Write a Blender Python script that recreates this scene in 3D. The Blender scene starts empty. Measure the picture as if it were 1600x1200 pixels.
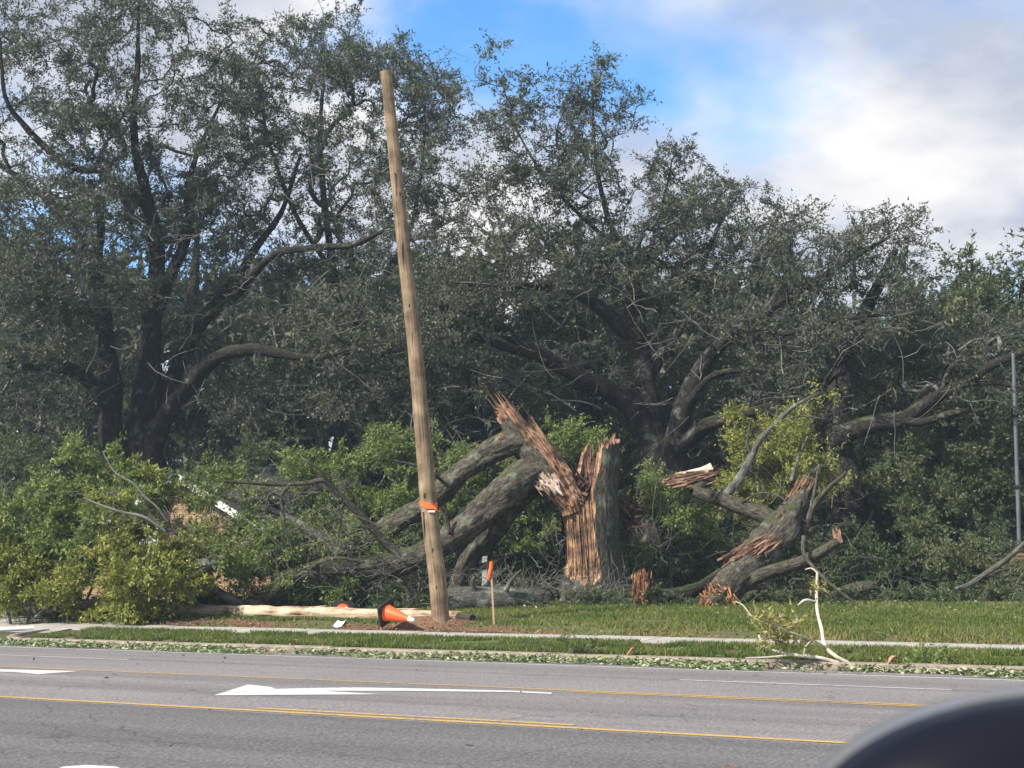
import bpy, math, random
import numpy as np
from mathutils import Vector
R = math.radians
rng = np.random.default_rng(7)
random.seed(7)
scene = bpy.context.scene
C = scene.collection

# ------------------------------------------------------------------ camera
FPX, PITCH, CAMZ = 2200.0, R(7.5), 1.6
cam_d = bpy.data.cameras.new('camera')
cam = bpy.data.objects.new('camera', cam_d); C.objects.link(cam)
cam.location = (0, 0, CAMZ); cam.rotation_euler = (R(90) + PITCH, 0, 0)
cam_d.sensor_width = 36; cam_d.lens = FPX / 1600 * 36
cam_d.clip_start = 0.05; cam_d.clip_end = 6000
cam_d.dof.use_dof = True; cam_d.dof.focus_distance = 42; cam_d.dof.aperture_fstop = 9.0
scene.camera = cam

# ------------------------------------------------------------------ sky, sun, exposure
SUN_EL, SUN_AZ = R(41), R(-128)      # azimuth from +Y, clockwise (towards +X)
w = bpy.data.worlds.new('World'); scene.world = w; w.use_nodes = True
nt = w.node_tree; nt.nodes.clear()
def nn(tree, typ, **kw):
    n = tree.nodes.new(typ)
    for k, v in kw.items():
        if k.startswith('i_'): n.inputs[k[2:]].default_value = v
        elif k[0] == 'n' and k[1:].isdigit(): n.inputs[int(k[1:])].default_value = v
        else: setattr(n, k, v)
    return n
out = nn(nt, 'ShaderNodeOutputWorld'); bg = nn(nt, 'ShaderNodeBackground'); bg.inputs[1].default_value = 0.12
sky = nn(nt, 'ShaderNodeTexSky'); sky.sky_type = 'NISHITA'; sky.sun_disc = False
sky.sun_elevation = SUN_EL; sky.sun_rotation = SUN_AZ; sky.air_density = 1.0; sky.dust_density = 0.2; sky.ozone_density = 3.0
tc = nn(nt, 'ShaderNodeTexCoord')
sep = nn(nt, 'ShaderNodeSeparateXYZ'); nt.links.new(tc.outputs['Generated'], sep.inputs[0])
zc = nn(nt, 'ShaderNodeMath', operation='MAXIMUM', n1=0.0); nt.links.new(sep.outputs[2], zc.inputs[0])
za = nn(nt, 'ShaderNodeMath', operation='ADD', n1=0.30); nt.links.new(zc.outputs[0], za.inputs[0])
dx = nn(nt, 'ShaderNodeMath', operation='DIVIDE'); nt.links.new(sep.outputs[0], dx.inputs[0]); nt.links.new(za.outputs[0], dx.inputs[1])
dy = nn(nt, 'ShaderNodeMath', operation='DIVIDE'); nt.links.new(sep.outputs[1], dy.inputs[0]); nt.links.new(za.outputs[0], dy.inputs[1])
cmb = nn(nt, 'ShaderNodeCombineXYZ'); nt.links.new(dx.outputs[0], cmb.inputs[0]); nt.links.new(dy.outputs[0], cmb.inputs[1])
CLOUD_OFF = (21.8, 11.7, 0.0)
mp = nn(nt, 'ShaderNodeMapping'); mp.inputs['Location'].default_value = CLOUD_OFF; nt.links.new(cmb.outputs[0], mp.inputs[0])
n1 = nn(nt, 'ShaderNodeTexNoise', i_Scale=1.5, i_Detail=6.0, i_Roughness=0.5, i_Distortion=0.3); nt.links.new(mp.outputs[0], n1.inputs['Vector'])
cov = nn(nt, 'ShaderNodeValToRGB'); cov.color_ramp.elements[0].position = 0.36; cov.color_ramp.elements[1].position = 0.54
cov.color_ramp.interpolation = 'EASE'
nt.links.new(n1.outputs[0], cov.inputs[0])
n2 = nn(nt, 'ShaderNodeTexNoise', i_Scale=3.6, i_Detail=6.0, i_Roughness=0.52); 
mp2 = nn(nt, 'ShaderNodeMapping'); mp2.inputs['Location'].default_value = (8.3, 2.2, 1.0); nt.links.new(cmb.outputs[0], mp2.inputs[0]); nt.links.new(mp2.outputs[0], n2.inputs['Vector'])
cc = nn(nt, 'ShaderNodeValToRGB')
cc.color_ramp.elements[0].position = 0.38; cc.color_ramp.elements[0].color = (2.6, 2.8, 3.35, 1)
cc.color_ramp.elements[1].position = 0.62; cc.color_ramp.elements[1].color = (4.9, 4.8, 4.75, 1)
nt.links.new(n2.outputs[0], cc.inputs[0])
mx = nn(nt, 'ShaderNodeMix'); mx.data_type = 'RGBA'
nt.links.new(cov.outputs[0], mx.inputs['Factor']); hs = nn(nt, 'ShaderNodeHueSaturation', i_Saturation=1.25, i_Value=1.25); nt.links.new(sky.outputs[0], hs.inputs['Color']); nt.links.new(hs.outputs[0], mx.inputs['A']); nt.links.new(cc.outputs[0], mx.inputs['B'])
nt.links.new(mx.outputs['Result'], bg.inputs[0]); nt.links.new(bg.outputs[0], out.inputs[0])

sd = bpy.data.lights.new('sun', 'SUN'); sd.energy = 5.0; sd.angle = R(0.6); sd.color = (1.0, 0.93, 0.82)
sun = bpy.data.objects.new('sun', sd); C.objects.link(sun)
sdir = Vector((math.sin(SUN_AZ) * math.cos(SUN_EL), math.cos(SUN_AZ) * math.cos(SUN_EL), math.sin(SUN_EL)))
sun.rotation_euler = sdir.to_track_quat('Z', 'Y').to_euler(); sun.location = (-30, -20, 40)
scene.view_settings.view_transform = 'Standard'; scene.view_settings.look = 'None'
scene.view_settings.exposure = 0.85; scene.view_settings.gamma = 1.0; scene.view_settings.use_curve_mapping = False
scene.cycles.max_bounces = 6; scene.cycles.diffuse_bounces = 3; scene.cycles.glossy_bounces = 2; scene.cycles.transmission_bounces = 3
scene.cycles.transparent_max_bounces = 4; scene.cycles.sample_clamp_indirect = 6

# ------------------------------------------------------------------ measuring helpers
CP, SP_ = math.cos(PITCH), math.sin(PITCH)
def P(px, py, Z):
    """world point whose horizontal depth is Z metres, seen at photo position (px, py)"""
    a = (px - 800) / FPX; b = (600 - py) / FPX
    dyy = CP - b * SP_; dz = SP_ + b * CP
    s = Z / dyy
    return np.array([a * s, Z, CAMZ + dz * s])
def MPP(Z): return Z / FPX
NX, NY = 0.447, 0.894          # road normal (away from the car); road runs along (NY, -NX)
prof_d = np.array([-60, 0, 8, 13.4, 18.0, 21.0, 24.2, 25.55, 25.75, 26.0, 28.2, 29.7, 30.6, 33, 39.6, 60, 110, 6000.])
prof_z = np.array([-.3, -.08, -.02, 0, -.05, -.10, -.17, -.20, -.19, -.06, .06, .11, .245, .36, .62, 1.0, 1.4, 1.4])
def gz_d(d): return np.interp(d, prof_d, prof_z)
def gz(x, y): return gz_d(NX * np.asarray(x) + NY * np.asarray(y))
def DT(d, t, h=0.0):
    return np.array([NX * d + NY * t, NY * d - NX * t, gz_d(d) + h])
def ground_at(px, Z, h=0.0):
    a = (px - 800) / FPX
    # depth along the axis changes a little with height, negligible here
    x = a * Z * 1.0
    p = P(px, 930, Z); x = p[0]
    return np.array([x, Z, float(gz(x, Z)) + h])
def pix_on_road(px, py):
    """photo pixel -> (d, t) on the road surface"""
    a = (px - 800) / FPX; b = (600 - py) / FPX
    dyy = CP - b * SP_; dz = SP_ + b * CP
    zz = np.arange(4, 90, .02); hh = CAMZ + dz / dyy * zz - gz(a * zz / dyy, zz)
    Z = float(zz[np.argmax(hh < 0)]); x = a * Z / dyy
    return NX * x + NY * Z, NY * x - NX * Z

def hash3(ix, iy, iz, seed):
    h = (ix * 374761393 + iy * 668265263 + iz * 2147483647 + seed * 144269504) & 0xffffffff
    h = ((h ^ (h >> 13)) * 1274126177) & 0xffffffff
    return ((h ^ (h >> 16)) & 0xffff) / 65535.0
def vnoise(p, scale=1.0, seed=0):
    p = np.asarray(p, float) * scale
    i = np.floor(p).astype(np.int64); f = p - i; f = f * f * (3 - 2 * f)
    r = 0
    for a in (0, 1):
        for b in (0, 1):
            for c in (0, 1):
                wgt = (f[..., 0] if a else 1 - f[..., 0]) * (f[..., 1] if b else 1 - f[..., 1]) * (f[..., 2] if c else 1 - f[..., 2])
                r = r + wgt * hash3(i[..., 0] + a, i[..., 1] + b, i[..., 2] + c, seed)
    return r * 2 - 1

# ------------------------------------------------------------------ object helpers
def thing(name, label, cat, loc, group=None):
    o = bpy.data.objects.new(name, None); C.objects.link(o)
    o.location = tuple(float(v) for v in loc); o.empty_display_size = 0.2
    tag(o, label, cat, group); return o
def tag(o, label=None, cat=None, group=None, kind=None):
    if label: o['label'] = label
    if cat: o['category'] = cat
    if group: o['group'] = group
    if kind: o['kind'] = kind
    return o
def mesh_obj(name, V, Q=None, T=None, mat=None, parent=None, uv=None, rnd=None, smooth=True, origin=None):
    V = np.asarray(V, np.float32).reshape(-1, 3)
    if parent is not None:
        o_ = parent; off = np.zeros(3)
        while o_ is not None:
            off = off + np.array(o_.location); o_ = o_.parent
    else:
        off = np.array(origin) if origin is not None else np.zeros(3)
    V = (V - off).astype(np.float32)
    Q = np.zeros((0, 4), np.int32) if Q is None else np.asarray(Q, np.int32).reshape(-1, 4)
    T = np.zeros((0, 3), np.int32) if T is None else np.asarray(T, np.int32).reshape(-1, 3)
    me = bpy.data.meshes.new(name)
    me.vertices.add(len(V)); me.vertices.foreach_set('co', V.ravel())
    loops = np.concatenate([Q.ravel(), T.ravel()]).astype(np.int32)
    starts = np.concatenate([np.arange(len(Q)) * 4, len(Q) * 4 + np.arange(len(T)) * 3]).astype(np.int32)
    me.loops.add(len(loops)); me.loops.foreach_set('vertex_index', loops)
    me.polygons.add(len(starts)); me.polygons.foreach_set('loop_start', starts)
    me.polygons.foreach_set('use_smooth', np.full(len(starts), bool(smooth)))
    if uv is not None:
        l = me.uv_layers.new(name='UVMap')
        l.data.foreach_set('uv', np.asarray(uv, np.float32)[loops].ravel())
    if rnd is not None:
        a = me.attributes.new('rnd', 'FLOAT', 'POINT'); a.data.foreach_set('value', np.asarray(rnd, np.float32))
    me.update(calc_edges=True)
    me.validate()
    if mat: me.materials.append(mat)
    o = bpy.data.objects.new(name, me); C.objects.link(o)
    if parent is not None: o.parent = parent
    elif origin is not None: o.location = tuple(origin)
    return o
class Geo:
    def __init__(s): s.V = []; s.Q = []; s.T = []; s.U = []; s.Rn = []; s.n = 0
    def add(s, V, Q=None, T=None, uv=None, rnd=0.5):
        V = np.asarray(V, float).reshape(-1, 3)
        if Q is not None and len(Q): s.Q.append(np.asarray(Q).reshape(-1, 4) + s.n)
        if T is not None and len(T): s.T.append(np.asarray(T).reshape(-1, 3) + s.n)
        s.V.append(V); s.U.append(np.zeros((len(V), 2)) if uv is None else np.asarray(uv).reshape(-1, 2))
        s.Rn.append(np.broadcast_to(np.asarray(rnd, float).ravel(), (len(V),)) if np.size(rnd) in (1, len(V)) else np.full(len(V), .5))
        s.n += len(V)
    def build(s, name, mat, parent=None, smooth=True, origin=None):
        return mesh_obj(name, np.concatenate(s.V), np.concatenate(s.Q) if s.Q else None, np.concatenate(s.T) if s.T else None,
                        mat, parent, np.concatenate(s.U), np.concatenate(s.Rn), smooth, origin)
    def box(s, c, ax, ay, az, hx, hy, hz, rnd=.5):
        c = np.asarray(c, float); ax, ay, az = (np.asarray(v, float) for v in (ax, ay, az))
        V = [c + ax * hx * i + ay * hy * j + az * hz * k for k in (-1, 1) for j in (-1, 1) for i in (-1, 1)]
        Q = [(0, 2, 3, 1), (4, 5, 7, 6), (0, 1, 5, 4), (2, 6, 7, 3), (0, 4, 6, 2), (1, 3, 7, 5)]
        s.add(V, Q, rnd=rnd)
XA, YA, ZA = np.eye(3)
def norm(v): return v / np.maximum(np.linalg.norm(v, axis=-1, keepdims=True), 1e-9)

def tubes(Pt, Rd, sides):
    """many tubes of equal point count: Pt (N,K,3), Rd (N,K) -> V,Q,uv,tube index"""
    N, K, _ = Pt.shape
    tg = norm(np.gradient(Pt, axis=1))
    ch = norm(Pt[:, -1] - Pt[:, 0])
    ref = np.where(np.abs(ch[:, 2:3]) > .8, np.array([[1., .13, 0]]), np.array([[.1, .07, 1.]]))
    s1 = norm(np.cross(tg, ref[:, None, :])); s2 = np.cross(tg, s1)
    a = np.arange(sides + 1) / sides * 2 * np.pi
    ring = s1[:, :, None, :] * np.cos(a)[None, None, :, None] + s2[:, :, None, :] * np.sin(a)[None, None, :, None]
    V = Pt[:, :, None, :] + ring * Rd[:, :, None, None]
    S = sides + 1
    base = (np.arange(N) * K * S)[:, None, None]; k = (np.arange(K - 1) * S)[None, :, None]; j = np.arange(sides)[None, None, :]
    q0 = base + k + j
    Q = np.stack([q0, q0 + 1, q0 + 1 + S, q0 + S], -1).reshape(-1, 4)
    ln = np.concatenate([np.zeros((N, 1)), np.cumsum(np.linalg.norm(np.diff(Pt, axis=1), axis=-1), 1)], 1)
    rm = Rd.mean(1)
    uv = np.stack([np.broadcast_to(a[None, None, :] * rm[:, None, None], (N, K, S)), np.broadcast_to(ln[:, :, None], (N, K, S))], -1)
    return V.reshape(-1, 3), Q, uv.reshape(-1, 2), np.repeat(np.arange(N), K * S)

def catmull(pts, n):
    pts = np.asarray(pts, float)
    p = np.vstack([2 * pts[0] - pts[1], pts, 2 * pts[-1] - pts[-2]])
    seg = np.linalg.norm(np.diff(pts[:, :3], axis=0), axis=1); cum = np.concatenate([[0], np.cumsum(seg)])
    s = np.linspace(0, cum[-1], n); i = np.clip(np.searchsorted(cum, s, 'right') - 1, 0, len(pts) - 2)
    t = ((s - cum[i]) / np.maximum(seg[i], 1e-9))[:, None]
    a, b, c, d = p[i], p[i + 1], p[i + 2], p[i + 3]
    return .5 * (2 * b + (c - a) * t + (2 * a - 5 * b + 4 * c - d) * t ** 2 + (3 * b - a - 3 * c + d) * t ** 3)

def hero_grid(pts, rad, sides=32, step=.09, amp=.05, seed=0, furrow=.02):
    """smooth tube with knotty, furrowed surface: returns grid (K,S+1,3), uv, centres, angles"""
    pr = np.column_stack([pts, rad]); L = np.linalg.norm(np.diff(np.asarray(pts), axis=0), axis=1).sum()
    n = max(6, int(L / step)); c = catmull(pr, n); rad = np.maximum(c[:, 3], .004); c = c[:, :3]
    tg = norm(np.gradient(c, axis=0))
    ref = np.array([0, -1., .05]) if abs(tg[:, 1]).mean() < .8 else np.array([0, 0, 1.])
    s1 = np.zeros((n, 3)); s1[0] = norm(np.cross(tg[0], ref))
    for k in range(1, n):
        v = s1[k - 1] - tg[k] * (s1[k - 1] @ tg[k]); s1[k] = v / np.linalg.norm(v)
    s2 = np.cross(tg, s1)
    a = np.arange(sides + 1) / sides * 2 * np.pi
    ring = s1[:, None] * np.cos(a)[None, :, None] + s2[:, None] * np.sin(a)[None, :, None]
    ln = np.concatenate([[0], np.cumsum(np.linalg.norm(np.diff(c, axis=0), axis=1))])
    q = np.stack([np.broadcast_to(np.cos(a)[None] * 1.0, (n, sides + 1)), np.broadcast_to(np.sin(a)[None], (n, sides + 1)), np.broadcast_to(ln[:, None], (n, sides + 1))], -1)
    low = vnoise(q * np.array([1, 1, 1.2]), 1.0, seed) * amp + vnoise(q * np.array([2, 2, 2.6]), 1.3, seed + 3) * amp * .5
    fur = (np.abs(vnoise(q * np.array([7, 7, 2.2]), 1.0, seed + 9)) - .4) * furrow
    rr = rad[:, None] * (1 + low * 2) + fur * np.minimum(1, rad[:, None] / .25)
    G = c[:, None] + ring * rr[..., None]
    uv = np.stack([np.broadcast_to(a[None] * rad.mean(), (n, sides + 1)), np.broadcast_to(ln[:, None], (n, sides + 1))], -1)
    return G, uv, c, a, ring
def grid_quads(K, S, mask=None):
    i = np.arange(K - 1)[:, None] * S + np.arange(S - 1)[None, :]
    Q = np.stack([i, i + 1, i + 1 + S, i + S], -1)
    return Q.reshape(-1, 4) if mask is None else Q[mask]
def hero_tube(name, pts, rad, mat, parent, seed=0, sides=28, step=.1, amp=.05, furrow=.02, cap=None):
    G, uv, c, a, ring = hero_grid(pts, rad, sides, step, amp, seed, furrow)
    K, S = G.shape[:2]
    g = Geo(); g.add(G, grid_quads(K, S), uv=uv)
    o = g.build(name, mat, parent)
    return o, G, c
def jag_cap(name, G, row, mat, parent, depth=.12, seed=0, out_dir=None):
    """broken end: a splintered surface closing ring `row` of grid G"""
    ring = G[row][:-1]; S = len(ring); cen = ring.mean(0)
    d = out_dir if out_dir is not None else norm(cen - G[row - 3 if row else 3].mean(0))
    r_ = np.random.default_rng(seed); V = [ring]; levels = (.8, .55, .28)
    for l in levels:
        V.append(cen + (ring - cen) * l + d * (r_.uniform(-.25, 1, (S, 1)) * depth))
    V.append((cen + d * depth * .4)[None]); V = np.concatenate(V)
    Q = [(k * S + j, k * S + (j + 1) % S, (k + 1) * S + (j + 1) % S, (k + 1) * S + j) for k in range(3) for j in range(S)]
    T = [(3 * S + j, 3 * S + (j + 1) % S, 4 * S) for j in range(S)]
    g = Geo(); g.add(V, Q, T, uv=V[:, [0, 2]] * 1.0); return g.build(name, mat, parent, smooth=False)
def splinter(g, a, b, wdt, thk, r_, bend=.05, nrm=None):
    """a torn sliver of wood from a to b"""
    a, b = np.asarray(a, float), np.asarray(b, float); ax = norm(b - a); L = np.linalg.norm(b - a)
    nrm = np.array([0, -1., .1]) if nrm is None else nrm
    s = norm(np.cross(ax, nrm)); n = np.cross(s, ax)
    V = []; ts = (0, .35, .7, 1); ww = (1, r_.uniform(.8, 1.1), r_.uniform(.45, .9), r_.uniform(.03, .25))
    for t, k in zip(ts, ww):
        c = a + (b - a) * t + n * bend * L * r_.uniform(-.3, 1) * t + s * r_.uniform(-.2, .2) * wdt
        for i, j in ((-1, -1), (1, -1), (1, 1), (-1, 1)): V.append(c + s * i * wdt * k / 2 + n * j * thk * k / 2)
    Q = [(k * 4 + j, k * 4 + (j + 1) % 4, k * 4 + 4 + (j + 1) % 4, k * 4 + 4 + j) for k in range(3) for j in range(4)] + [(12, 13, 14, 15)]
    V = np.array(V); g.add(V, Q, uv=np.stack([np.tile([0, wdt, wdt, 0], 4) + r_.uniform(0, 9), np.repeat(ts, 4) * L], -1), rnd=r_.uniform())

# ------------------------------------------------------------------ materials
def new_mat(name):
    m = bpy.data.materials.new(name); m.use_nodes = True; t = m.node_tree; t.nodes.clear()
    o = nn(t, 'ShaderNodeOutputMaterial'); b = nn(t, 'ShaderNodeBsdfPrincipled'); t.links.new(b.outputs[0], o.inputs[0])
    b.inputs['Roughness'].default_value = .8; b.inputs['Specular IOR Level'].default_value = .3
    return m, t, b, o
def ramp(t, fac, stops, interp='LINEAR'):
    r = nn(t, 'ShaderNodeValToRGB'); r.color_ramp.interpolation = interp
    e = r.color_ramp.elements
    while len(e) < len(stops): e.new(.5)
    for k, (p, c) in enumerate(stops): e[k].position = p; e[k].color = (*c, 1)
    t.links.new(fac, r.inputs[0]); return r.outputs[0]
def mixc(t, fac, a, b, mode='MIX'):
    m = nn(t, 'ShaderNodeMix'); m.data_type = 'RGBA'; m.blend_type = mode
    for s, v in (('Factor', fac), ('A', a), ('B', b)):
        if hasattr(v, 'is_linked') or isinstance(v, bpy.types.NodeSocket): t.links.new(v, m.inputs[s])
        else: m.inputs[s].default_value = v if s == 'Factor' else (*v, 1)
    return m.outputs['Result']
def coords(t, kind='Object', scale=(1, 1, 1), rot=(0, 0, 0)):
    c = nn(t, 'ShaderNodeTexCoord'); m = nn(t, 'ShaderNodeMapping')
    m.inputs['Scale'].default_value = scale; m.inputs['Rotation'].default_value = rot
    t.links.new(c.outputs[kind], m.inputs[0]); return m.outputs[0]
def noise(t, vec, scale, detail=4, rough=.55, dist=0):
    n = nn(t, 'ShaderNodeTexNoise', i_Scale=scale, i_Detail=detail, i_Roughness=rough, i_Distortion=dist)
    t.links.new(vec, n.inputs['Vector']); return n.outputs[0]
def bump(t, b, h, strength=.4, dist=.02):
    n = nn(t, 'ShaderNodeBump', i_Strength=strength, i_Distance=dist); t.links.new(h, n.inputs['Height']); t.links.new(n.outputs[0], b.inputs['Normal'])
def attr(t, name='rnd'):
    a = nn(t, 'ShaderNodeAttribute'); a.attribute_name = name; return a.outputs['Fac']
def plain(name, col, rough=.6, spec=.3, var=.15, scale=6):
    m, t, b, o = new_mat(name); v = noise(t, coords(t), scale, 5)
    t.links.new(ramp(t, v, [(.3, tuple(c * (1 - var) for c in col)), (.7, tuple(min(1, c * (1 + var)) for c in col))]), b.inputs['Base Color'])
    b.inputs['Roughness'].default_value = rough; b.inputs['Specular IOR Level'].default_value = spec; return m
def leaf_mat(name, stops, trans=.28, rough=.55, spec=.35):
    m, t, b, o = new_mat(name)
    c = ramp(t, attr(t), stops)
    t.links.new(c, b.inputs['Base Color']); b.inputs['Roughness'].default_value = rough; b.inputs['Specular IOR Level'].default_value = spec
    tr = nn(t, 'ShaderNodeBsdfTranslucent'); t.links.new(mixc(t, .5, c, (.16, .2, .03)), tr.inputs[0])
    ms = nn(t, 'ShaderNodeMixShader'); ms.inputs[0].default_value = trans
    t.links.new(b.outputs[0], ms.inputs[1]); t.links.new(tr.outputs[0], ms.inputs[2]); t.links.new(ms.outputs[0], o.inputs[0]); return m
def bark_mat(name, dark, mid, light, lichen=.4, lcol=(.22, .25, .2), moss=0.0, fscale=1.0):
    m, t, b, o = new_mat(name)
    uv = coords(t, 'UV', (14 * fscale, 3.2 * fscale, 1)); ob = coords(t)
    f = noise(t, uv, 1.6, 6, .65, .6)
    c = ramp(t, f, [(.32, dark), (.5, mid), (.72, light)])
    l = ramp(t, noise(t, ob, 2.3, 7, .62), [(.60 - .2 * lichen, (0, 0, 0)), (.72 - .2 * lichen, (1, 1, 1))])
    c = mixc(t, l, c, lcol) if lichen > 0 else c
    if moss > 0:
        g = nn(t, 'ShaderNodeNewGeometry'); s = nn(t, 'ShaderNodeSeparateXYZ'); t.links.new(g.outputs['Normal'], s.inputs[0])
        a = nn(t, 'ShaderNodeMath', operation='MULTIPLY'); t.links.new(s.outputs[2], a.inputs[0])
        t.links.new(noise(t, ob, 1.4, 5), a.inputs[1])
        c = mixc(t, ramp(t, a.outputs[0], [(.36 - .1 * moss, (0, 0, 0)), (.5, (1, 1, 1))]), c, (.045, .065, .018))
    t.links.new(c, b.inputs['Base Color']); bump(t, b, f, 1.0, .06); b.inputs['Roughness'].default_value = .95; b.inputs['Specular IOR Level'].default_value = .15
    return m
def wood_mat(name, stops, sx=26, sy=1.6, rough=.75):
    m, t, b, o = new_mat(name); f = noise(t, coords(t, 'UV', (sx, sy, 1)), 1.5, 6, .6, .35)
    g = noise(t, coords(t), 2.2, 5)
    a = nn(t, 'ShaderNodeMath', operation='ADD'); t.links.new(f, a.inputs[0])
    s = nn(t, 'ShaderNodeMath', operation='MULTIPLY_ADD', n1=1.2, n2=-.6); t.links.new(g, s.inputs[0]); t.links.new(s.outputs[0], a.inputs[1])
    s2 = nn(t, 'ShaderNodeMath', operation='MULTIPLY_ADD', n1=.3, n2=-.15); t.links.new(attr(t), s2.inputs[0])
    a2 = nn(t, 'ShaderNodeMath', operation='ADD'); t.links.new(a.outputs[0], a2.inputs[0]); t.links.new(s2.outputs[0], a2.inputs[1])
    t.links.new(ramp(t, a2.outputs[0], stops), b.inputs['Base Color']); bump(t, b, f, .7, .03); b.inputs['Roughness'].default_value = rough
    return m

M = {}
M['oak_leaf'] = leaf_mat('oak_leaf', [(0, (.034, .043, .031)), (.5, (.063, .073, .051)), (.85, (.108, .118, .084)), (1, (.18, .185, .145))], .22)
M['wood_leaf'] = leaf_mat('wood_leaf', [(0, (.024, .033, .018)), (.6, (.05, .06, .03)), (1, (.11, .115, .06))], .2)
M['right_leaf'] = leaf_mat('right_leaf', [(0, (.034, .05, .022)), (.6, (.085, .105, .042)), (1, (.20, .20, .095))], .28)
M['fresh_leaf'] = leaf_mat('fresh_leaf', [(0, (.045, .078, .018)), (.45, (.15, .21, .05)), (.8, (.25, .30, .09)), (1, (.34, .34, .16))], .36)
M['yellow_leaf'] = leaf_mat('yellow_leaf', [(0, (.075, .10, .018)), (.45, (.23, .25, .05)), (.8, (.36, .35, .085)), (1, (.34, .30, .11))], .38)
M['dark_leaf'] = leaf_mat('dark_leaf', [(0, (.028, .045, .018)), (.6, (.06, .09, .034)), (1, (.13, .155, .075))], .28)
M['pale_yellow_leaf'] = leaf_mat('pale_yellow_leaf', [(0, (.16, .17, .035)), (.5, (.30, .28, .07)), (1, (.42, .36, .15))], .4)
M['litter_leaf'] = leaf_mat('litter_leaf', [(0, (.05, .08, .025)), (.35, (.13, .18, .06)), (.65, (.24, .28, .14)), (.92, (.42, .45, .32)), (1, (.20, .12, .07))], .15)
M['verge_litter'] = leaf_mat('verge_litter', [(0, (.05, .08, .025)), (.5, (.10, .13, .045)), (.75, (.16, .10, .05)), (.95, (.26, .24, .14)), (1, (.4, .42, .3))], .15)
M['grass'] = leaf_mat('grass', [(0, (.05, .085, .014)), (.5, (.095, .135, .024)), (.85, (.15, .165, .04)), (1, (.26, .21, .09))], .3)
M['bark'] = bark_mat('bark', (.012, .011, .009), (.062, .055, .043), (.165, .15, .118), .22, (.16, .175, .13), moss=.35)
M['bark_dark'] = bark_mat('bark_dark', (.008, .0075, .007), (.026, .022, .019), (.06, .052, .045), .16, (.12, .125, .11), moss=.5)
M['bark_lichen'] = bark_mat('bark_lichen', (.03, .029, .025), (.085, .082, .07), (.17, .165, .145), .35, (.18, .195, .165))
M['branch_grey'] = bark_mat('branch_grey', (.02, .02, .019), (.065, .064, .06), (.15, .15, .14), .5, (.19, .205, .185))
M['twig'] = plain('twig', (.135, .13, .116), .9, .1, .5, 2.0)
M['twig_dark'] = plain('twig_dark', (.06, .055, .048), .9, .1, .4, 2.0)
M['twig_pale'] = plain('twig_pale', (.46, .42, .34), .85, .1, .3, 4.0)
M['wood'] = wood_mat('wood', [(.24, (.03, .017, .011)), (.4, (.11, .060, .036)), (.53, (.26, .150, .085)), (.68, (.46, .27, .145)), (.88, (.60, .43, .28))], 44, .22)
M['wood_orange'] = wood_mat('wood_orange', [(.25, (.06, .026, .014)), (.45, (.20, .09, .042)), (.65, (.40, .20, .09)), (.85, (.52, .34, .19))])
M['wood_pale'] = wood_mat('wood_pale', [(.2, (.12, .07, .05)), (.42, (.40, .27, .20)), (.6, (.60, .46, .36)), (.85, (.74, .62, .50))])
M['wood_red'] = wood_mat('wood_red', [(.25, (.04, .021, .015)), (.43, (.15, .08, .052)), (.62, (.31, .18, .115)), (.85, (.50, .34, .235))], 34, .7)
M['rot'] = wood_mat('rot', [(.3, (.010, .007, .006)), (.5, (.045, .025, .017)), (.7, (.12, .065, .042)), (.9, (.2, .12, .08))])
M['log_pale'] = wood_mat('log_pale', [(.2, (.12, .075, .045)), (.38, (.30, .225, .15)), (.6, (.44, .36, .26)), (.85, (.54, .47, .37))], 9, .7)
M['pole'] = wood_mat('pole', [(.25, (.075, .052, .032)), (.45, (.17, .122, .074)), (.65, (.25, .185, .118)), (.85, (.33, .265, .18))], 22, .3, .85)
M['orange'] = plain('cone_orange', (.80, .10, .018), .55, .4, .10, 9)
M['ribbon'] = plain('ribbon_orange', (.85, .13, .03), .5, .4, .08, 9)
M['white'] = plain('white_paint', (.72, .72, .70), .6, .3, .06, 8)
M['post_grey'] = plain('post_grey', (.33, .34, .35), .7, .2, .2, 8)
M['rubber'] = plain('black_rubber', (.022, .022, .024), .75, .3, .3, 10)
M['stake'] = plain('stake_wood', (.36, .27, .17), .8, .2, .2, 14)
M['steel'] = plain('galvanised_steel', (.09, .10, .115), .5, .5, .2, 3)
M['brown'] = plain('brown_cabinet', (.20, .13, .08), .7, .3, .2, 3)
M['paper'] = plain('paper', (.68, .72, .78), .7, .2, .05, 3)
M['dry_leaf'] = plain('dry_leaf', (.34, .2, .12), .8, .2, .35, 9)
M['mulch'] = plain('mulch', (.13, .075, .048), .95, .1, .5, 14)
M['mulch_bits'] = leaf_mat('mulch_bits', [(0, (.06, .03, .02)), (.5, (.15, .085, .05)), (1, (.30, .2, .13))], .05, .9, .1)
M['kerb'] = plain('kerb_concrete', (.23, .19, .155), .95, .1, .3, 5)
M['glass'] = plain('window_glass', (.03, .035, .04), .1, .6, .1, 2)
M['shingle'] = plain('roof_shingle', (.035, .036, .04), .9, .2, .4, 12)

# brick
m, t, b, o = new_mat('brick')
bt = nn(t, 'ShaderNodeTexBrick', i_Scale=1.0); bt.inputs['Color1'].default_value = (.38, .21, .10, 1); bt.inputs['Color2'].default_value = (.28, .14, .07, 1); bt.inputs['Mortar'].default_value = (.42, .36, .28, 1)
bt.inputs['Mortar Size'].default_value = .01; bt.inputs['Brick Width'].default_value = .21; bt.inputs['Row Height'].default_value = .075
t.links.new(coords(t, 'UV'), bt.inputs['Vector']); t.links.new(bt.outputs[0], b.inputs['Base Color']); M['brick'] = m
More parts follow.
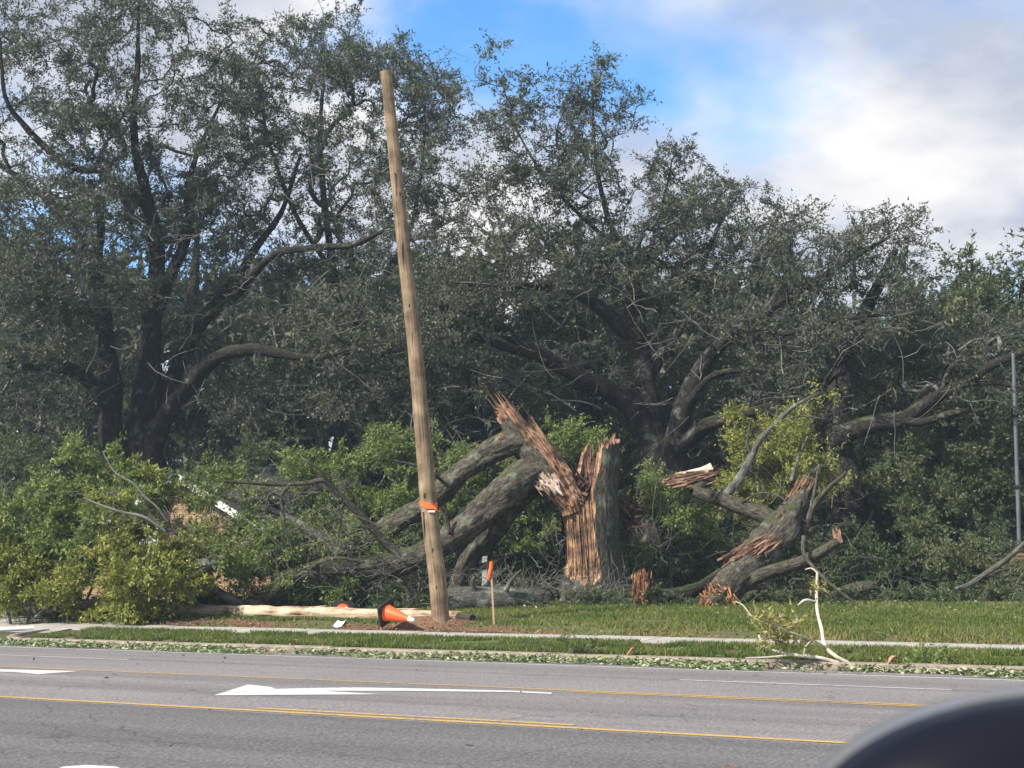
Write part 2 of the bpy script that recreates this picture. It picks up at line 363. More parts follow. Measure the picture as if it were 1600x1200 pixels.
# asphalt
def asphalt(name, base, warm):
    m, t, b, o = new_mat(name); ob = coords(t, 'UV'); st = coords(t, 'UV', (1.1, .035, 1))
    fine = noise(t, ob, 26, 3, .75); med = noise(t, ob, 9, 4, .6); tr = noise(t, st, 1.0, 4, .55); big = noise(t, ob, .22, 4, .6)
    c = ramp(t, fine, [(.32, tuple(x * .5 for x in base)), (.5, base), (.72, tuple(min(1, x * 1.65) for x in warm))])
    c = mixc(t, .55, c, ramp(t, med, [(.35, (.74, .74, .75)), (.65, (1.14, 1.13, 1.12))]), 'MULTIPLY')
    c = mixc(t, .8, c, ramp(t, tr, [(.36, (.76, .76, .77)), (.6, (1.12, 1.11, 1.10))]), 'MULTIPLY')
    c = mixc(t, .7, c, ramp(t, big, [(.35, (.90, .90, .92)), (.65, (1.07, 1.06, 1.05))]), 'MULTIPLY')
    w_ = nn(t, 'ShaderNodeTexVoronoi', i_Scale=.35); w_.feature = 'DISTANCE_TO_EDGE'; 
    dn = nn(t, 'ShaderNodeVectorMath', operation='ADD'); t.links.new(ob, dn.inputs[0])
    nv = nn(t, 'ShaderNodeTexNoise', i_Scale=1.2, i_Detail=5.0); t.links.new(ob, nv.inputs['Vector']); t.links.new(nv.outputs['Color'], dn.inputs[1]); t.links.new(dn.outputs[0], w_.inputs['Vector'])
    cr = ramp(t, w_.outputs['Distance'], [(.0, (.4, .4, .41)), (.008, (1, 1, 1))])
    c = mixc(t, .6, c, cr, 'MULTIPLY')
    t.links.new(c, b.inputs['Base Color']); b.inputs['Roughness'].default_value = .9; b.inputs['Specular IOR Level'].default_value = .2; bump(t, b, fine, .35, .01); return m
M['road'] = asphalt('road_asphalt', (.168, .160, .160), (.185, .172, .165))
M['road_near'] = asphalt('near_asphalt', (.110, .107, .110), (.132, .128, .130))
def paint(name, col, wear):
    m, t, b, o = new_mat(name); ob = coords(t, 'UV'); a = noise(t, ob, 16, 6, .75); bg_ = noise(t, ob, 1.2, 4, .6)
    s = nn(t, 'ShaderNodeMath', operation='MULTIPLY_ADD', n1=.5, n2=-.25); t.links.new(bg_, s.inputs[0])
    ad = nn(t, 'ShaderNodeMath', operation='ADD'); t.links.new(a, ad.inputs[0]); t.links.new(s.outputs[0], ad.inputs[1])
    t.links.new(ramp(t, ad.outputs[0], [(wear, (.17, .16, .155)), (wear + .1, col)]), b.inputs['Base Color']); return m
M['line_white'] = paint('line_white', (.52, .52, .51), .36)
M['line_yellow'] = paint('line_yellow', (.45, .28, .075), .37)
M['arrow_white'] = paint('arrow_white', (.46, .46, .45), .33)
# concrete walk
m, t, b, o = new_mat('concrete'); ob = coords(t)
c = ramp(t, noise(t, ob, 1.1, 6, .6), [(.3, (.25, .235, .21)), (.7, (.37, .35, .32))]); c = mixc(t, .5, c, ramp(t, noise(t, ob, 30, 3), [(.3, (.8, .8, .8)), (.7, (1.1, 1.1, 1.1))]), 'MULTIPLY')
t.links.new(c, b.inputs['Base Color']); b.inputs['Roughness'].default_value = .95; M['concrete'] = m
# soil / forest floor / lawn base
m, t, b, o = new_mat('soil'); ob = coords(t)
c = ramp(t, noise(t, ob, .8, 7, .65), [(.3, (.035, .028, .018)), (.55, (.05, .055, .022)), (.75, (.085, .065, .04))]); t.links.new(c, b.inputs['Base Color']); bump(t, b, noise(t, ob, 9, 5), .6, .05); M['soil'] = m
m, t, b, o = new_mat('lawn'); ob = coords(t)
c = ramp(t, noise(t, ob, .7, 6, .65), [(.32, (.10, .075, .04)), (.48, (.075, .085, .025)), (.7, (.07, .105, .025))]); t.links.new(c, b.inputs['Base Color']); bump(t, b, noise(t, ob, 14, 5), .6, .04); M['lawn'] = m
m, t, b, o = new_mat('mirror_black'); b.inputs['Base Color'].default_value = (.006, .007, .012, 1); b.inputs['Roughness'].default_value = .35; b.inputs['Specular IOR Level'].default_value = .08
M['mirror_black'] = m
M['mirror_sheen'] = plain('mirror_sheen', (.10, .103, .11), .3, .5, .05, 4)  # grey standing in for the sky's reflection on the black housing edge
m, t, b, o = new_mat('mirror_glass'); b.inputs['Base Color'].default_value = (.8, .8, .82, 1); b.inputs['Metallic'].default_value = 1; b.inputs['Roughness'].default_value = .03; M['mirror_glass'] = m
m, t, b, o = new_mat('car_paint'); b.inputs['Base Color'].default_value = (.25, .012, .015, 1); b.inputs['Roughness'].default_value = .25; b.inputs['Coat Weight'].default_value = .7; M['car_paint'] = m

# ------------------------------------------------------------------ the ground, the road, the walk
def strip(name, ds, ts, mat, h=0.0, jag0=0, jag1=0, seed=0, zfn=None):
    ds = np.asarray(ds, float); ts = np.asarray(ts, float)
    D, T_ = np.meshgrid(ds, ts, indexing='ij')
    r_ = np.random.default_rng(seed); D = D.copy()
    if jag0: D[0] += vnoise(np.stack([ts, ts * 0, ts * 0 + seed], -1), 1.3, 4) * jag0
    if jag1: D[-1] += vnoise(np.stack([ts, ts * 0, ts * 0 + seed], -1), 1.1, 8) * jag1
    z = gz_d(D) + h
    if zfn is not None: z = z + zfn(D, T_)
    V = np.stack([NX * D + NY * T_, NY * D - NX * T_, z], -1)
    uv = np.stack([D, T_], -1); K, S = D.shape
    o = mesh_obj(name, V, grid_quads(K, S)[:, ::-1], None, mat, None, uv.reshape(-1, 2))
    o['kind'] = 'structure'; return o
def lump(amp, sc, seed): return lambda D, T_: amp * vnoise(np.stack([D, T_, D * 0], -1), sc, seed)
tw = np.concatenate([[-4000, -800, -300], np.arange(-150, 151, 2.0), [300, 800, 4000]])
strip('ground', np.concatenate([[-3000, -60], prof_d[1:12] - 1e-6, [30.6, 33, 36, 39.6, 44, 50, 60, 80, 110, 400, 3000]]), tw, M['soil'], -.03)
tr = np.arange(-140, 141, 2.0)
strip('near_lanes', [-14, -6, 0, 4, 8, 11, 13.22], tr, M['road_near'], 0.0)
strip('road', [13.22, 13.4, 15, 18.0, 19.5, 21.0, 22.6, 24.2, 25.56], tr, M['road'], 0.0, jag0=.03)
DRV0, DRV1 = -40.0, -26.2           # the driveway mouth along the road
tl = np.arange(DRV1, 60.01, .5)
strip('verge', [25.9, 26.3, 26.9, 27.5, 28.25], tl, M['lawn'], .004, zfn=lump(.02, .8, 3))
strip('lawn', [29.65, 30.1, 30.6, 31.3, 32, 33, 34.5, 36, 37.8, 39.6, 42], np.arange(DRV1 - 2, 60.01, .5), M['lawn'], .004, jag1=.8, zfn=lump(.03, .5, 5))
strip('bare_soil_strip', [29.72, 30.0, 30.35, 30.8], np.arange(-26, -13.2, .4), M['mulch'], .016, jag1=.22, zfn=lump(.03, 1.3, 9))
strip('driveway', [25.6, 26.2, 27.2, 28.2, 29.7, 31.5, 34, 38, 44], np.arange(DRV0, DRV1 - .4, 1.0), M['concrete'], .012, zfn=lambda D, T_: -.10 * np.clip((28.4 - D) / 2.4, 0, 1))
# kerb sections with their joints
kerb = bpy.data.objects.new('kerb', None); C.objects.link(kerb); kerb['kind'] = 'structure'
L = 3.0; k0 = np.arange(DRV1, 50, L)
prof = [(25.60, -.26), (25.62, -.075), (25.66, -.052), (25.93, -.045), (25.95, -.3)]
def kerb_mesh():
    V = []
    for s in (0.006, L - .006): V += [(NX * (d - 25.6) + NY * s, NY * (d - 25.6) - NX * s, z) for d, z in prof]
    Q = [(i, i + 1, i + 6, i + 5) for i in range(4)]
    g = Geo(); g.add(V, Q, [(0, 2, 1), (0, 3, 2), (0, 4, 3), (5, 6, 7), (5, 7, 8), (5, 8, 9)]); return g
km = None
for s in k0:
    p = DT(25.6, s); loc = (p[0], p[1], 0)
    if km is None: o = kerb_mesh().build('kerb_section', M['kerb'], kerb, smooth=False); km = o.data
    else: o = bpy.data.objects.new('kerb_section', km); C.objects.link(o); o.parent = kerb
    o.location = (loc[0], loc[1], random.uniform(-.012, .008))
# the curved return at the driveway
g = Geo(); ang = np.linspace(0, np.pi / 2, 9); ctr = (27.9, DRV1 + .0)
for i, (q0, q1) in enumerate(zip(ang[:-1], ang[1:])):
    V = []
    for q in (q0, q1):
        for rr, z in ((2.30, -.3), (2.28, -.07), (2.22, -.05), (1.96, -.045), (1.94, -.3)):
            d = ctr[0] - rr * math.cos(q); tt = ctr[1] - rr * math.sin(q) * .62
            p = DT(d, tt); V.append((p[0], p[1], z + (d - 25.6) * .045))
    g.add(V, [(j, j + 1, j + 6, j + 5) for j in range(4)])
o = g.build('kerb_return', M['kerb'], kerb)
# the sidewalk slabs
walk = bpy.data.objects.new('sidewalk', None); C.objects.link(walk); walk['kind'] = 'structure'
sm = None
for s in np.arange(DRV1 - 1.4, 44, 1.5):
    if sm is None:
        g = Geo(); V = []
        for dd, zz in ((28.24, gz_d(28.24)), (29.68, gz_d(29.68))):
            for a in (.008, 1.492):
                for e in (-.12, .02): V.append((NX * (dd - 28.2) + NY * a, NY * (dd - 28.2) - NX * a, zz + e))
        g.add(V, [(1, 3, 7, 5), (0, 1, 5, 4), (3, 2, 6, 7), (1, 0, 2, 3), (4, 5, 7, 6)])
        o = g.build('slab', M['concrete'], walk, smooth=False); sm = o.data
    else: o = bpy.data.objects.new('slab', sm); C.objects.link(o); o.parent = walk
    p = DT(28.2, s); o.location = (p[0], p[1], random.uniform(-.008, .008))

# road markings
def line(name, d, t0, t1, wd, mat, label, h=.005):
    ts = np.linspace(t0, t1, max(2, int((t1 - t0) / 2)))
    D = np.stack([np.full_like(ts, d - wd / 2), np.full_like(ts, d + wd / 2)]); T_ = np.stack([ts, ts])
    V = np.stack([NX * D + NY * T_, NY * D - NX * T_, gz_d(D) + h], -1)
    o = mesh_obj(name, V, grid_quads(2, len(ts))[:, ::-1], None, mat, None, np.stack([D, T_], -1).reshape(-1, 2))
    return tag(o, label, 'road marking', kind='structure')
line('edge_line', 24.25, -120, 90, .13, M['line_white'], 'solid white edge line along the leaf-strewn gutter')
a0 = pix_on_road(1062, 1062.5); a1 = pix_on_road(1488, 1078)
dl = (a0[0] + a1[0]) / 2; Ld = a1[1] - a0[1]
b1 = pix_on_road(212, 1030)
line('lane_dash', dl, a0[1], a1[1], .11, M['line_white'], 'white lane dash on the right side of the road')
line('lane_dash', dl, b1[1] - Ld, b1[1], .11, M['line_white'], 'white lane dash at the left side of the picture')
line('yellow_line', 18.0, -120, 90, .10, M['line_yellow'], 'solid yellow line on the far side of the turn lane')
y0 = pix_on_road(890, 1081); y1 = pix_on_road(1490, 1101)
line('yellow_dash', 17.8, y0[1], y1[1], .10, M['line_yellow'], 'yellow dash beside the far solid yellow line')
line('yellow_line', 13.38, -120, 90, .12, M['line_yellow'], 'solid yellow line on the near side of the turn lane')
y0 = pix_on_road(420, 1104); y1 = pix_on_road(895, 1134)
line('yellow_dash', 13.65, y0[1], y1[1], .12, M['line_yellow'], 'yellow dash doubling the near solid yellow line')
def turn_arrow(pix, label):
    dt = [pix_on_road(*p) for p in pix]; V = [DT(d, t_, .006) for d, t_ in dt]
    me = bpy.data.meshes.new('turn_arrow'); me.from_pydata([tuple(v) for v in V], [], [list(range(len(V)))]); me.materials.append(M['arrow_white'])
    l = me.uv_layers.new(name='UVMap')
    for lp in me.loops: l.data[lp.index].uv = dt[lp.vertex_index]
    o = bpy.data.objects.new('turn_arrow', me); C.objects.link(o); tag(o, label, 'road marking', kind='structure')
turn_arrow([(334, 1087), (597, 1085.3), (505, 1080), (640, 1080), (800, 1082), (862, 1085), (862, 1082.6), (800, 1079.6), (640, 1076), (550, 1074.5), (465, 1076), (430, 1077), (424, 1074), (388, 1070)], 'white turn arrow in the middle of the turn lane')
turn_arrow([(-90, 1044.5), (0, 1050), (22, 1050.4), (60, 1054), (125, 1049), (0, 1046), (-90, 1041.5)], 'white turn arrow cut off by the left picture edge')
turn_arrow([(40, 1222), (240, 1222), (182, 1199), (135, 1196), (98, 1199)], 'white arrow tip at the bottom edge in the near lane')

# ------------------------------------------------------------------ growing trees and branches
def leaves(base, dirs, size, wid=.42, r_=rng, up=.5, tri=False):
    """flat pointed leaves: base (N,3), dirs (N,3), size (N,)"""
    N = len(base); d = norm(dirs)
    nrm = norm(r_.normal(size=(N, 3)) + np.array([0, 0, up])); s = norm(np.cross(d, nrm))
    L_ = size[:, None]
    if tri:
        V = np.stack([base - s * L_ * wid * .5, base + s * L_ * wid * .5, base + d * L_ * 1.05], 1)
        return V.reshape(-1, 3), np.arange(N)[:, None] * 3 + np.arange(3)[None]
    V = np.stack([base, base + d * L_ * .45 + s * L_ * wid * .5, base + d * L_ + r_.normal(size=(N, 3)) * L_ * .08, base + d * L_ * .5 - s * L_ * wid * .5], 1)
    i = np.arange(N)[:, None] * 4
    return V.reshape(-1, 3), i + np.arange(4)[None]
def blob_points(blobs, r_, group=1, gs=(.6, .6, .3)):
    """blobs: (px, py, rx, ry, Z, rz_m, n) -> points filling soft ellipsoids"""
    out_ = []
    for px, py, rx, ry, Z, rz, n in blobs:
        m_ = max(1, round(n / group)); v = r_.normal(size=(m_, 3)); v = norm(v) * (r_.uniform(0, 1, (m_, 1)) ** (1 / 2.4))
        out_ += [P(px + a * rx, py + b_ * ry, Z + c * rz) + r_.normal(size=3) * gs * (k > 0) for a, b_, c in v for k in range(group)]
    return np.array(out_)
def grow(limbs, targets, r_, wpath=.22, step=.55, wig=.06):
    """limbs: list of (pts (n,3), radii); targets: (M,3). Returns new paths as list of (pts, node ids), node radii."""
    pos, par, rad, plen = [], [], [], []
    starts = []
    for pts, rr in limbs:
        n = max(3, int(np.linalg.norm(np.diff(pts, axis=0), axis=1).sum() / .4)); c = catmull(np.column_stack([pts, rr]), n)
        k0 = len(pos)
        for k in range(n):
            pos.append(c[k, :3]); rad.append(max(.01, c[k, 3])); par.append(len(pos) - 2 if k else -1)
            plen.append(0.0 if k == 0 else plen[-1] + np.linalg.norm(pos[-1] - pos[-2]))
    nl = len(pos)
    T_ = targets; M_ = len(T_); alive = np.ones(M_, bool)
    pos_a = np.array(pos); pl = np.array(plen)
    d = np.linalg.norm(T_[:, None] - pos_a[None], axis=2) + wpath * pl[None] * .5
    best = d.argmin(1); bd = d.min(1)
    paths = []
    for _ in range(M_):
        k = int(np.argmin(np.where(alive, bd, 1e9))); alive[k] = False
        a = pos[best[k]]; b_ = T_[k]; L_ = np.linalg.norm(b_ - a)
        pa = par[best[k]]; dirp = norm(a - pos[pa]) if pa >= 0 else np.array([0, 0, 1.])
        n = max(2, int(L_ / step) + 1); t_ = np.linspace(0, 1, n + 1)[1:, None]
        c1 = a + dirp * L_ * .33; c2 = b_ - norm(b_ - a + np.array([0, 0, L_ * .25])) * L_ * .3
        pts = (1 - t_) ** 3 * a + 3 * (1 - t_) ** 2 * t_ * c1 + 3 * (1 - t_) * t_ ** 2 * c2 + t_ ** 3 * b_
        pts[:-1] += r_.normal(size=(n - 1, 3)) * wig * min(1, L_)
        ids = [best[k]]; prev = best[k]; new = []
        for p in pts:
            pos.append(p); par.append(prev); plen.append(plen[prev] + np.linalg.norm(p - pos[prev])); rad.append(0); prev = len(pos) - 1; ids.append(prev); new.append(prev)
        paths.append(ids)
        nd = np.linalg.norm(T_[:, None] - pts[None], axis=2) + wpath * np.array([plen[q] for q in new])[None] * .5
        m_ = nd.min(1); upd = m_ < bd; best = np.where(upd, np.array(new)[nd.argmin(1)], best); bd = np.minimum(bd, m_)
    cnt = np.zeros(len(pos))
    for ids in paths: cnt[ids[-1]] += 1
    for k in range(len(pos) - 1, -1, -1):
        if par[k] >= 0: cnt[par[k]] += cnt[k]
    return np.array(pos), np.array(par), np.array(rad), cnt, paths, nl
def foliage(parent, targets, tdir, r_, lmat, tmat, T=6, L=30, tlen=(.35, .9), lsize=(.09, .15), spread=.07, flat=.75, trad=.008, bare=.12, leafname='crown', twigname='twigs', K=3, droop=.0, wid=.5, tri=True):
    M_ = len(targets); N = M_ * T
    st = np.repeat(targets, T, 0); cd = np.repeat(tdir, T, 0)
    d = norm(r_.normal(size=(N, 3)) * np.array([1, 1, flat]) + cd * .7); ln = r_.uniform(*tlen, N)
    st = st - cd * r_.uniform(0, .5, (N, 1)) * tlen[1]
    tt = np.linspace(0, 1, K)[None, :, None]
    Pt = st[:, None] + d[:, None] * ln[:, None, None] * tt + r_.normal(size=(N, 1, 3)) * .18 * ln[:, None, None] * tt ** 2 + np.array([0, 0, -droop])[None, None] * tt ** 2
    Rd = trad * (1 - .7 * tt[..., 0]) * np.ones((N, 1)) * r_.uniform(.7, 1.4, (N, 1))
    if tmat is not None:
        V, Q, uv, ix = tubes(Pt, Rd, 3); mesh_obj(twigname, V, Q, None, tmat, parent, uv)['kind'] = 'stuff'
    # some clusters are stripped bare by the storm
    cl_d = np.where(r_.uniform(size=M_) < bare, r_.uniform(0, .3, M_), r_.uniform(.7, 1.25, M_))
    nl_ = (np.repeat(cl_d, T) * L * r_.uniform(.5, 1.4, N)).astype(int)
    ti = np.repeat(np.arange(N), nl_); u = r_.uniform(.15, 1.05, len(ti))
    f = np.clip(u, 0, 1) * (K - 1); i0 = np.minimum(f.astype(int), K - 2); fr = (f - i0)[:, None]
    b_ = Pt[ti, i0] * (1 - fr) + Pt[ti, i0 + 1] * fr + r_.normal(size=(len(ti), 3)) * spread
    V, Q = leaves(b_, d[ti] + r_.normal(size=(len(ti), 3)) * .8, r_.uniform(*lsize, len(ti)), wid, r_, tri=tri)
    tone = np.repeat(np.clip(r_.normal(.42, .16, M_), 0, 1), T)[ti] * .55 + r_.uniform(0, .55, len(ti))
    mesh_obj(leafname, V, None if tri else Q, Q if tri else None, lmat, parent, None, np.repeat(tone, 3 if tri else 4), smooth=False)['kind'] = 'stuff'
    return len(ti)
def thin(limbs, k): return [(p_, r__ * k) for p_, r__ in limbs]
def pxl(*pts):
    """limb given as (px, py, Z, width_px) -> points, radii"""
    a = np.array([P(x, y, Z) for x, y, Z, w_ in pts]); r_ = np.array([w_ * MPP(Z) / 2 for x, y, Z, w_ in pts]); return a, r_
def tree(name, label, limbs, blobs, seed, lmat, bmat, tmat, brmat=None, group=None, cat='tree', tip=.011, expo=.46, limbname='limb', trunkname='trunk', base=None, wpath=.22, hero_amp=.07, min_r=.0, parent=None, brname='branches', min_h=.12, clump=1, gs=(.28, .28, .2), wig=.07, tips=0, **kw):
    r_ = np.random.default_rng(seed)
    root = parent
    if root is None:
        base = limbs[0][0][0] if base is None else base
        root = thing(name, label, cat, base, group)
    for k, (pts, rr) in enumerate(limbs):
        if rr.max() > .03: hero_tube(trunkname if k == 0 else limbname, pts, rr, bmat, root, seed * 31 + k, sides=20 if rr.max() > .15 else 10, step=.16, amp=hero_amp, furrow=.05)
    tg = blob_points(blobs, r_, clump, gs); tg = tg[tg[:, 2] > gz(tg[:, 0], tg[:, 1]) + min_h]
    if tips:
        ex = [l_[0][k] + r_.normal(size=(m_, 3)) * (.8, .8, .45) for l_ in limbs for k, m_ in ((-1, tips), (-2, tips // 2))]; tg = np.vstack([tg] + ex)
    pos, par, rad, cnt, paths, nl = grow(limbs, tg, r_, wpath, wig=wig)
    K = 6; PP, RR = [], []
    for ids in paths:
        p = pos[ids]; rr = np.maximum(tip * np.maximum(cnt[ids], 1) ** expo, min_r)
        rr[0] = min(rr[1] * 1.15, rad[ids[0]] if ids[0] < nl else 9)
        s = np.linspace(0, len(ids) - 1, K); i0 = np.minimum(s.astype(int), len(ids) - 2); f = (s - i0)
        PP.append(p[i0] * (1 - f)[:, None] + p[i0 + 1] * f[:, None]); RR.append(rr[i0] * (1 - f) + rr[i0 + 1] * f)
    V, Q, uv, ix = tubes(np.array(PP), np.array(RR), 5)
    mesh_obj(brname, V, Q, None, brmat or bmat, root, uv)['kind'] = 'stuff'
    td = np.array([norm(pos[ids[-1]] - pos[ids[-2]]) for ids in paths]); tp = np.array([pos[ids[-1]] for ids in paths])
    foliage(root, tp, td, r_, lmat, tmat, **kw)
    return root

# ------------------------------------------------------------------ the standing oaks
ZA_ = 54
limbsA = [pxl((236, 850, ZA_, 104), (232, 770, ZA_, 84), (222, 700, ZA_, 74), (228, 640, ZA_, 58), (235, 520, ZA_, 40), (242, 447, ZA_, 32), (246, 373, ZA_, 26), (232, 318, ZA_ - .5, 22), (209, 210, ZA_ - 1, 15), (215, 100, ZA_ - 1, 10), (216, 10, ZA_ - 1, 5)),
  pxl((200, 800, ZA_ - .3, 70), (182, 715, ZA_ - .4, 52), (172, 670, ZA_ - .6, 44), (176, 620, ZA_ - .8, 36), (170, 557, ZA_ - 1.2, 32), (158, 465, ZA_ - 1.8, 26), (150, 410, ZA_ - 2, 20), (158, 350, ZA_ - 2.4, 14), (140, 280, ZA_ - 3, 8)),
  pxl((228, 740, ZA_ - .4, 50), (240, 690, ZA_ - .8, 42), (257, 655, ZA_ - 1.2, 38), (286, 615, ZA_ - 1.8, 34), (323, 571, ZA_ - 2.4, 30), (352, 553, ZA_ - 2.8, 26), (396, 546, ZA_ - 3.2, 22), (440, 553, ZA_ - 3.6, 17), (490, 560, ZA_ - 4, 12), (540, 548, ZA_ - 4.4, 7)),
  pxl((250, 665, ZA_, 38), (262, 615, ZA_ + .4, 34), (279, 571, ZA_ + .8, 30), (304, 520, ZA_ + 1.2, 26), (341, 469, ZA_ + 1.6, 22), (374, 432, ZA_ + 2, 19), (396, 392, ZA_ + 2.4, 14), (440, 330, ZA_ + 3, 10), (470, 240, ZA_ + 3, 6)),
  pxl((240, 500, ZA_ + .2, 26), (257, 454, ZA_ + .8, 24), (282, 395, ZA_ + 1.4, 21), (297, 344, ZA_ + 1.8, 18), (292, 300, ZA_ + 2, 14), (310, 235, ZA_ + 2.2, 9), (345, 160, ZA_ + 2.4, 5)),
  pxl((178, 640, ZA_ - .8, 32), (139, 593, ZA_ - 1.6, 27), (88, 571, ZA_ - 2.4, 24), (22, 571, ZA_ - 3.2, 18), (-60, 555, ZA_ - 4, 12)),
  pxl((168, 540, ZA_ - 1.4, 20), (150, 496, ZA_ - 2, 17), (110, 483, ZA_ - 2.6, 14), (66, 458, ZA_ - 3.4, 11), (10, 425, ZA_ - 4, 7)),
  pxl((244, 400, ZA_ - .1, 24), (229, 325, ZA_ - .8, 20), (183, 288, ZA_ - 1.6, 17), (158, 267, ZA_ - 2, 15), (117, 262, ZA_ - 2.4, 13), (75, 233, ZA_ - 2.8, 13), (38, 196, ZA_ - 3.2, 11), (8, 150, ZA_ - 3.6, 8), (0, 60, ZA_ - 3.8, 5)),
  pxl((310, 510, ZA_ + 1.2, 20), (370, 460, ZA_ + .4, 17), (425, 400, ZA_ - 1, 14), (492, 387, ZA_ - 2, 12), (550, 383, ZA_ - 2.6, 10), (600, 360, ZA_ - 3, 6)),
  pxl((150, 430, ZA_ - 2, 16), (110, 350, ZA_ - 1, 14), (60, 300, ZA_, 12), (-10, 250, ZA_ + 1, 9))]
blobsA = [(60, 40, 140, 80, ZA_ - 1, 4, 105), (230, 70, 110, 90, ZA_, 4, 100), (60, 170, 140, 80, ZA_ - 2, 4, 90), (200, 200, 120, 80, ZA_, 4, 85),
  (40, 340, 150, 110, ZA_ - 3, 3.5, 120), (150, 420, 130, 70, ZA_ - 3.5, 2.5, 55), (300, 330, 120, 90, ZA_ + 1, 4, 80), (420, 430, 130, 80, ZA_ + 2, 3, 85),
  (30, 500, 110, 90, ZA_ - 4, 2.5, 70), (20, 620, 100, 70, ZA_ - 4, 2.5, 60), (380, 560, 130, 60, ZA_ + 1, 2, 50), (500, 500, 120, 80, ZA_ - 2.5, 3, 75), (480, 600, 130, 70, ZA_ - 2.5, 3, 70),
  (250, 330, 160, 100, ZA_ + 3, 3, 70), (300, 110, 60, 60, ZA_, 3, 24), (330, 220, 90, 80, ZA_ + 1, 3, 50), (120, 330, 120, 80, ZA_ + 3, 3, 50), (30, 430, 110, 80, ZA_ + 3, 3, 50)]
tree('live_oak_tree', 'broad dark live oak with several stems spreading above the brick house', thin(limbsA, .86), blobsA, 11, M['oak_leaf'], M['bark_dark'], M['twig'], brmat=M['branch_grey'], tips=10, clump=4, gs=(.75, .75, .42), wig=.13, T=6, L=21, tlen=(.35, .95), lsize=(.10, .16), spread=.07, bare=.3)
ZD = 60
limbsD = [pxl((520, 860, ZD, 60), (525, 740, ZD, 50), (540, 620, ZD, 42), (535, 520, ZD, 36), (520, 420, ZD, 28), (505, 300, ZD, 22), (500, 200, ZD, 15), (510, 90, ZD, 8)),
  pxl((536, 540, ZD, 30), (590, 450, ZD - 1, 24), (640, 360, ZD - 2, 18), (660, 250, ZD - 2, 12), (665, 140, ZD - 2, 6)),
  pxl((522, 430, ZD, 22), (460, 330, ZD, 16), (420, 220, ZD, 11), (400, 110, ZD, 6)),
  pxl((540, 600, ZD, 26), (620, 540, ZD - 2, 20), (700, 500, ZD - 3, 14), (760, 440, ZD - 4, 8))]
blobsD = [(370, 180, 75, 80, ZD, 3, 60), (360, 300, 90, 80, ZD, 3, 60), (420, 90, 95, 75, ZD, 4, 80), (520, 90, 90, 85, ZD, 4, 90), (620, 120, 90, 70, ZD - 1, 4, 85), (680, 170, 60, 80, ZD - 2, 3, 55), (470, 220, 110, 90, ZD, 4, 85), (600, 260, 120, 90, ZD - 1, 4, 110), (700, 300, 70, 90, ZD - 2, 4, 70),
  (560, 390, 160, 80, ZD - 1, 4, 110), (650, 480, 140, 70, ZD - 3, 4, 95), (560, 580, 150, 60, ZD - 2, 3, 80), (690, 580, 100, 60, ZD - 4, 3, 60)]
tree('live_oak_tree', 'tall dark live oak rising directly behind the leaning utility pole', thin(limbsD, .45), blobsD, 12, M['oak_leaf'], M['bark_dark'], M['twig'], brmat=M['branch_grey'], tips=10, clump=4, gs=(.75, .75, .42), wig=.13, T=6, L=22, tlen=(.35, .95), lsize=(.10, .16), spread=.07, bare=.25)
ZB = 52
limbsB = [pxl((1032, 860, ZB, 110), (1030, 790, ZB, 92), (1030, 735, ZB, 80), (1022, 670, ZB, 56), (1008, 597, ZB, 40), (1000, 520, ZB + .5, 30), (990, 430, ZB + 1, 17), (950, 340, ZB + 1.2, 11), (930, 240, ZB + 1.4, 7), (925, 130, ZB + 1.4, 4)),
  pxl((1045, 770, ZB - .3, 50), (1052, 715, ZB - .5, 42), (1060, 670, ZB - .8, 34), (1074, 620, ZB - 1, 30), (1100, 569, ZB - 1.2, 26), (1133, 531, ZB - 1.5, 24), (1170, 503, ZB - 1.8, 19), (1240, 460, ZB - 2, 14), (1320, 410, ZB - 2, 10), (1390, 370, ZB - 2, 5)),
  pxl((1020, 690, ZB, 44), (983, 633, ZB - .6, 36), (943, 607, ZB - 1, 32), (900, 585, ZB - 1.4, 28), (860, 562, ZB - 1.8, 25), (810, 533, ZB - 2.2, 22), (773, 507, ZB - 2.6, 19), (727, 487, ZB - 3, 14), (680, 478, ZB - 3.2, 8)),
  pxl((850, 556, ZB - 1.8, 20), (800, 545, ZB - 2.4, 16), (745, 525, ZB - 3, 13), (693, 500, ZB - 3.4, 8)),
  pxl((1060, 700, ZB - .6, 30), (1100, 668, ZB - 1.6, 24), (1135, 655, ZB - 2.4, 20), (1190, 640, ZB - 3, 15), (1250, 620, ZB - 3.4, 9)),
  pxl((1003, 560, ZB + .2, 26), (960, 500, ZB - .4, 22), (905, 460, ZB - 1, 18), (850, 448, ZB - 1.6, 14), (775, 447, ZB - 2.2, 10), (700, 440, ZB - 2.6, 6)),
  pxl((1010, 600, ZB, 28), (1060, 520, ZB + 1, 22), (1090, 440, ZB + 1.5, 17), (1120, 360, ZB + 1.8, 12), (1150, 310, ZB + 2, 6)),
  pxl((990, 450, ZB + .8, 18), (1020, 380, ZB + 1, 14), (1040, 300, ZB + 1.2, 9), (1050, 250, ZB + 1.2, 5)),
  pxl((980, 400, ZB + 1, 16), (900, 330, ZB + .5, 12), (840, 260, ZB, 9), (790, 170, ZB, 5)),
  pxl((1160, 510, ZB - 1.8, 14), (1230, 520, ZB - 2.4, 11), (1310, 500, ZB - 3, 8), (1400, 490, ZB - 3.4, 5)),
  pxl((1065, 645, ZB - 1, 16), (1110, 590, ZB - 2, 13), (1170, 578, ZB - 2.6, 10), (1230, 580, ZB - 3, 6))]
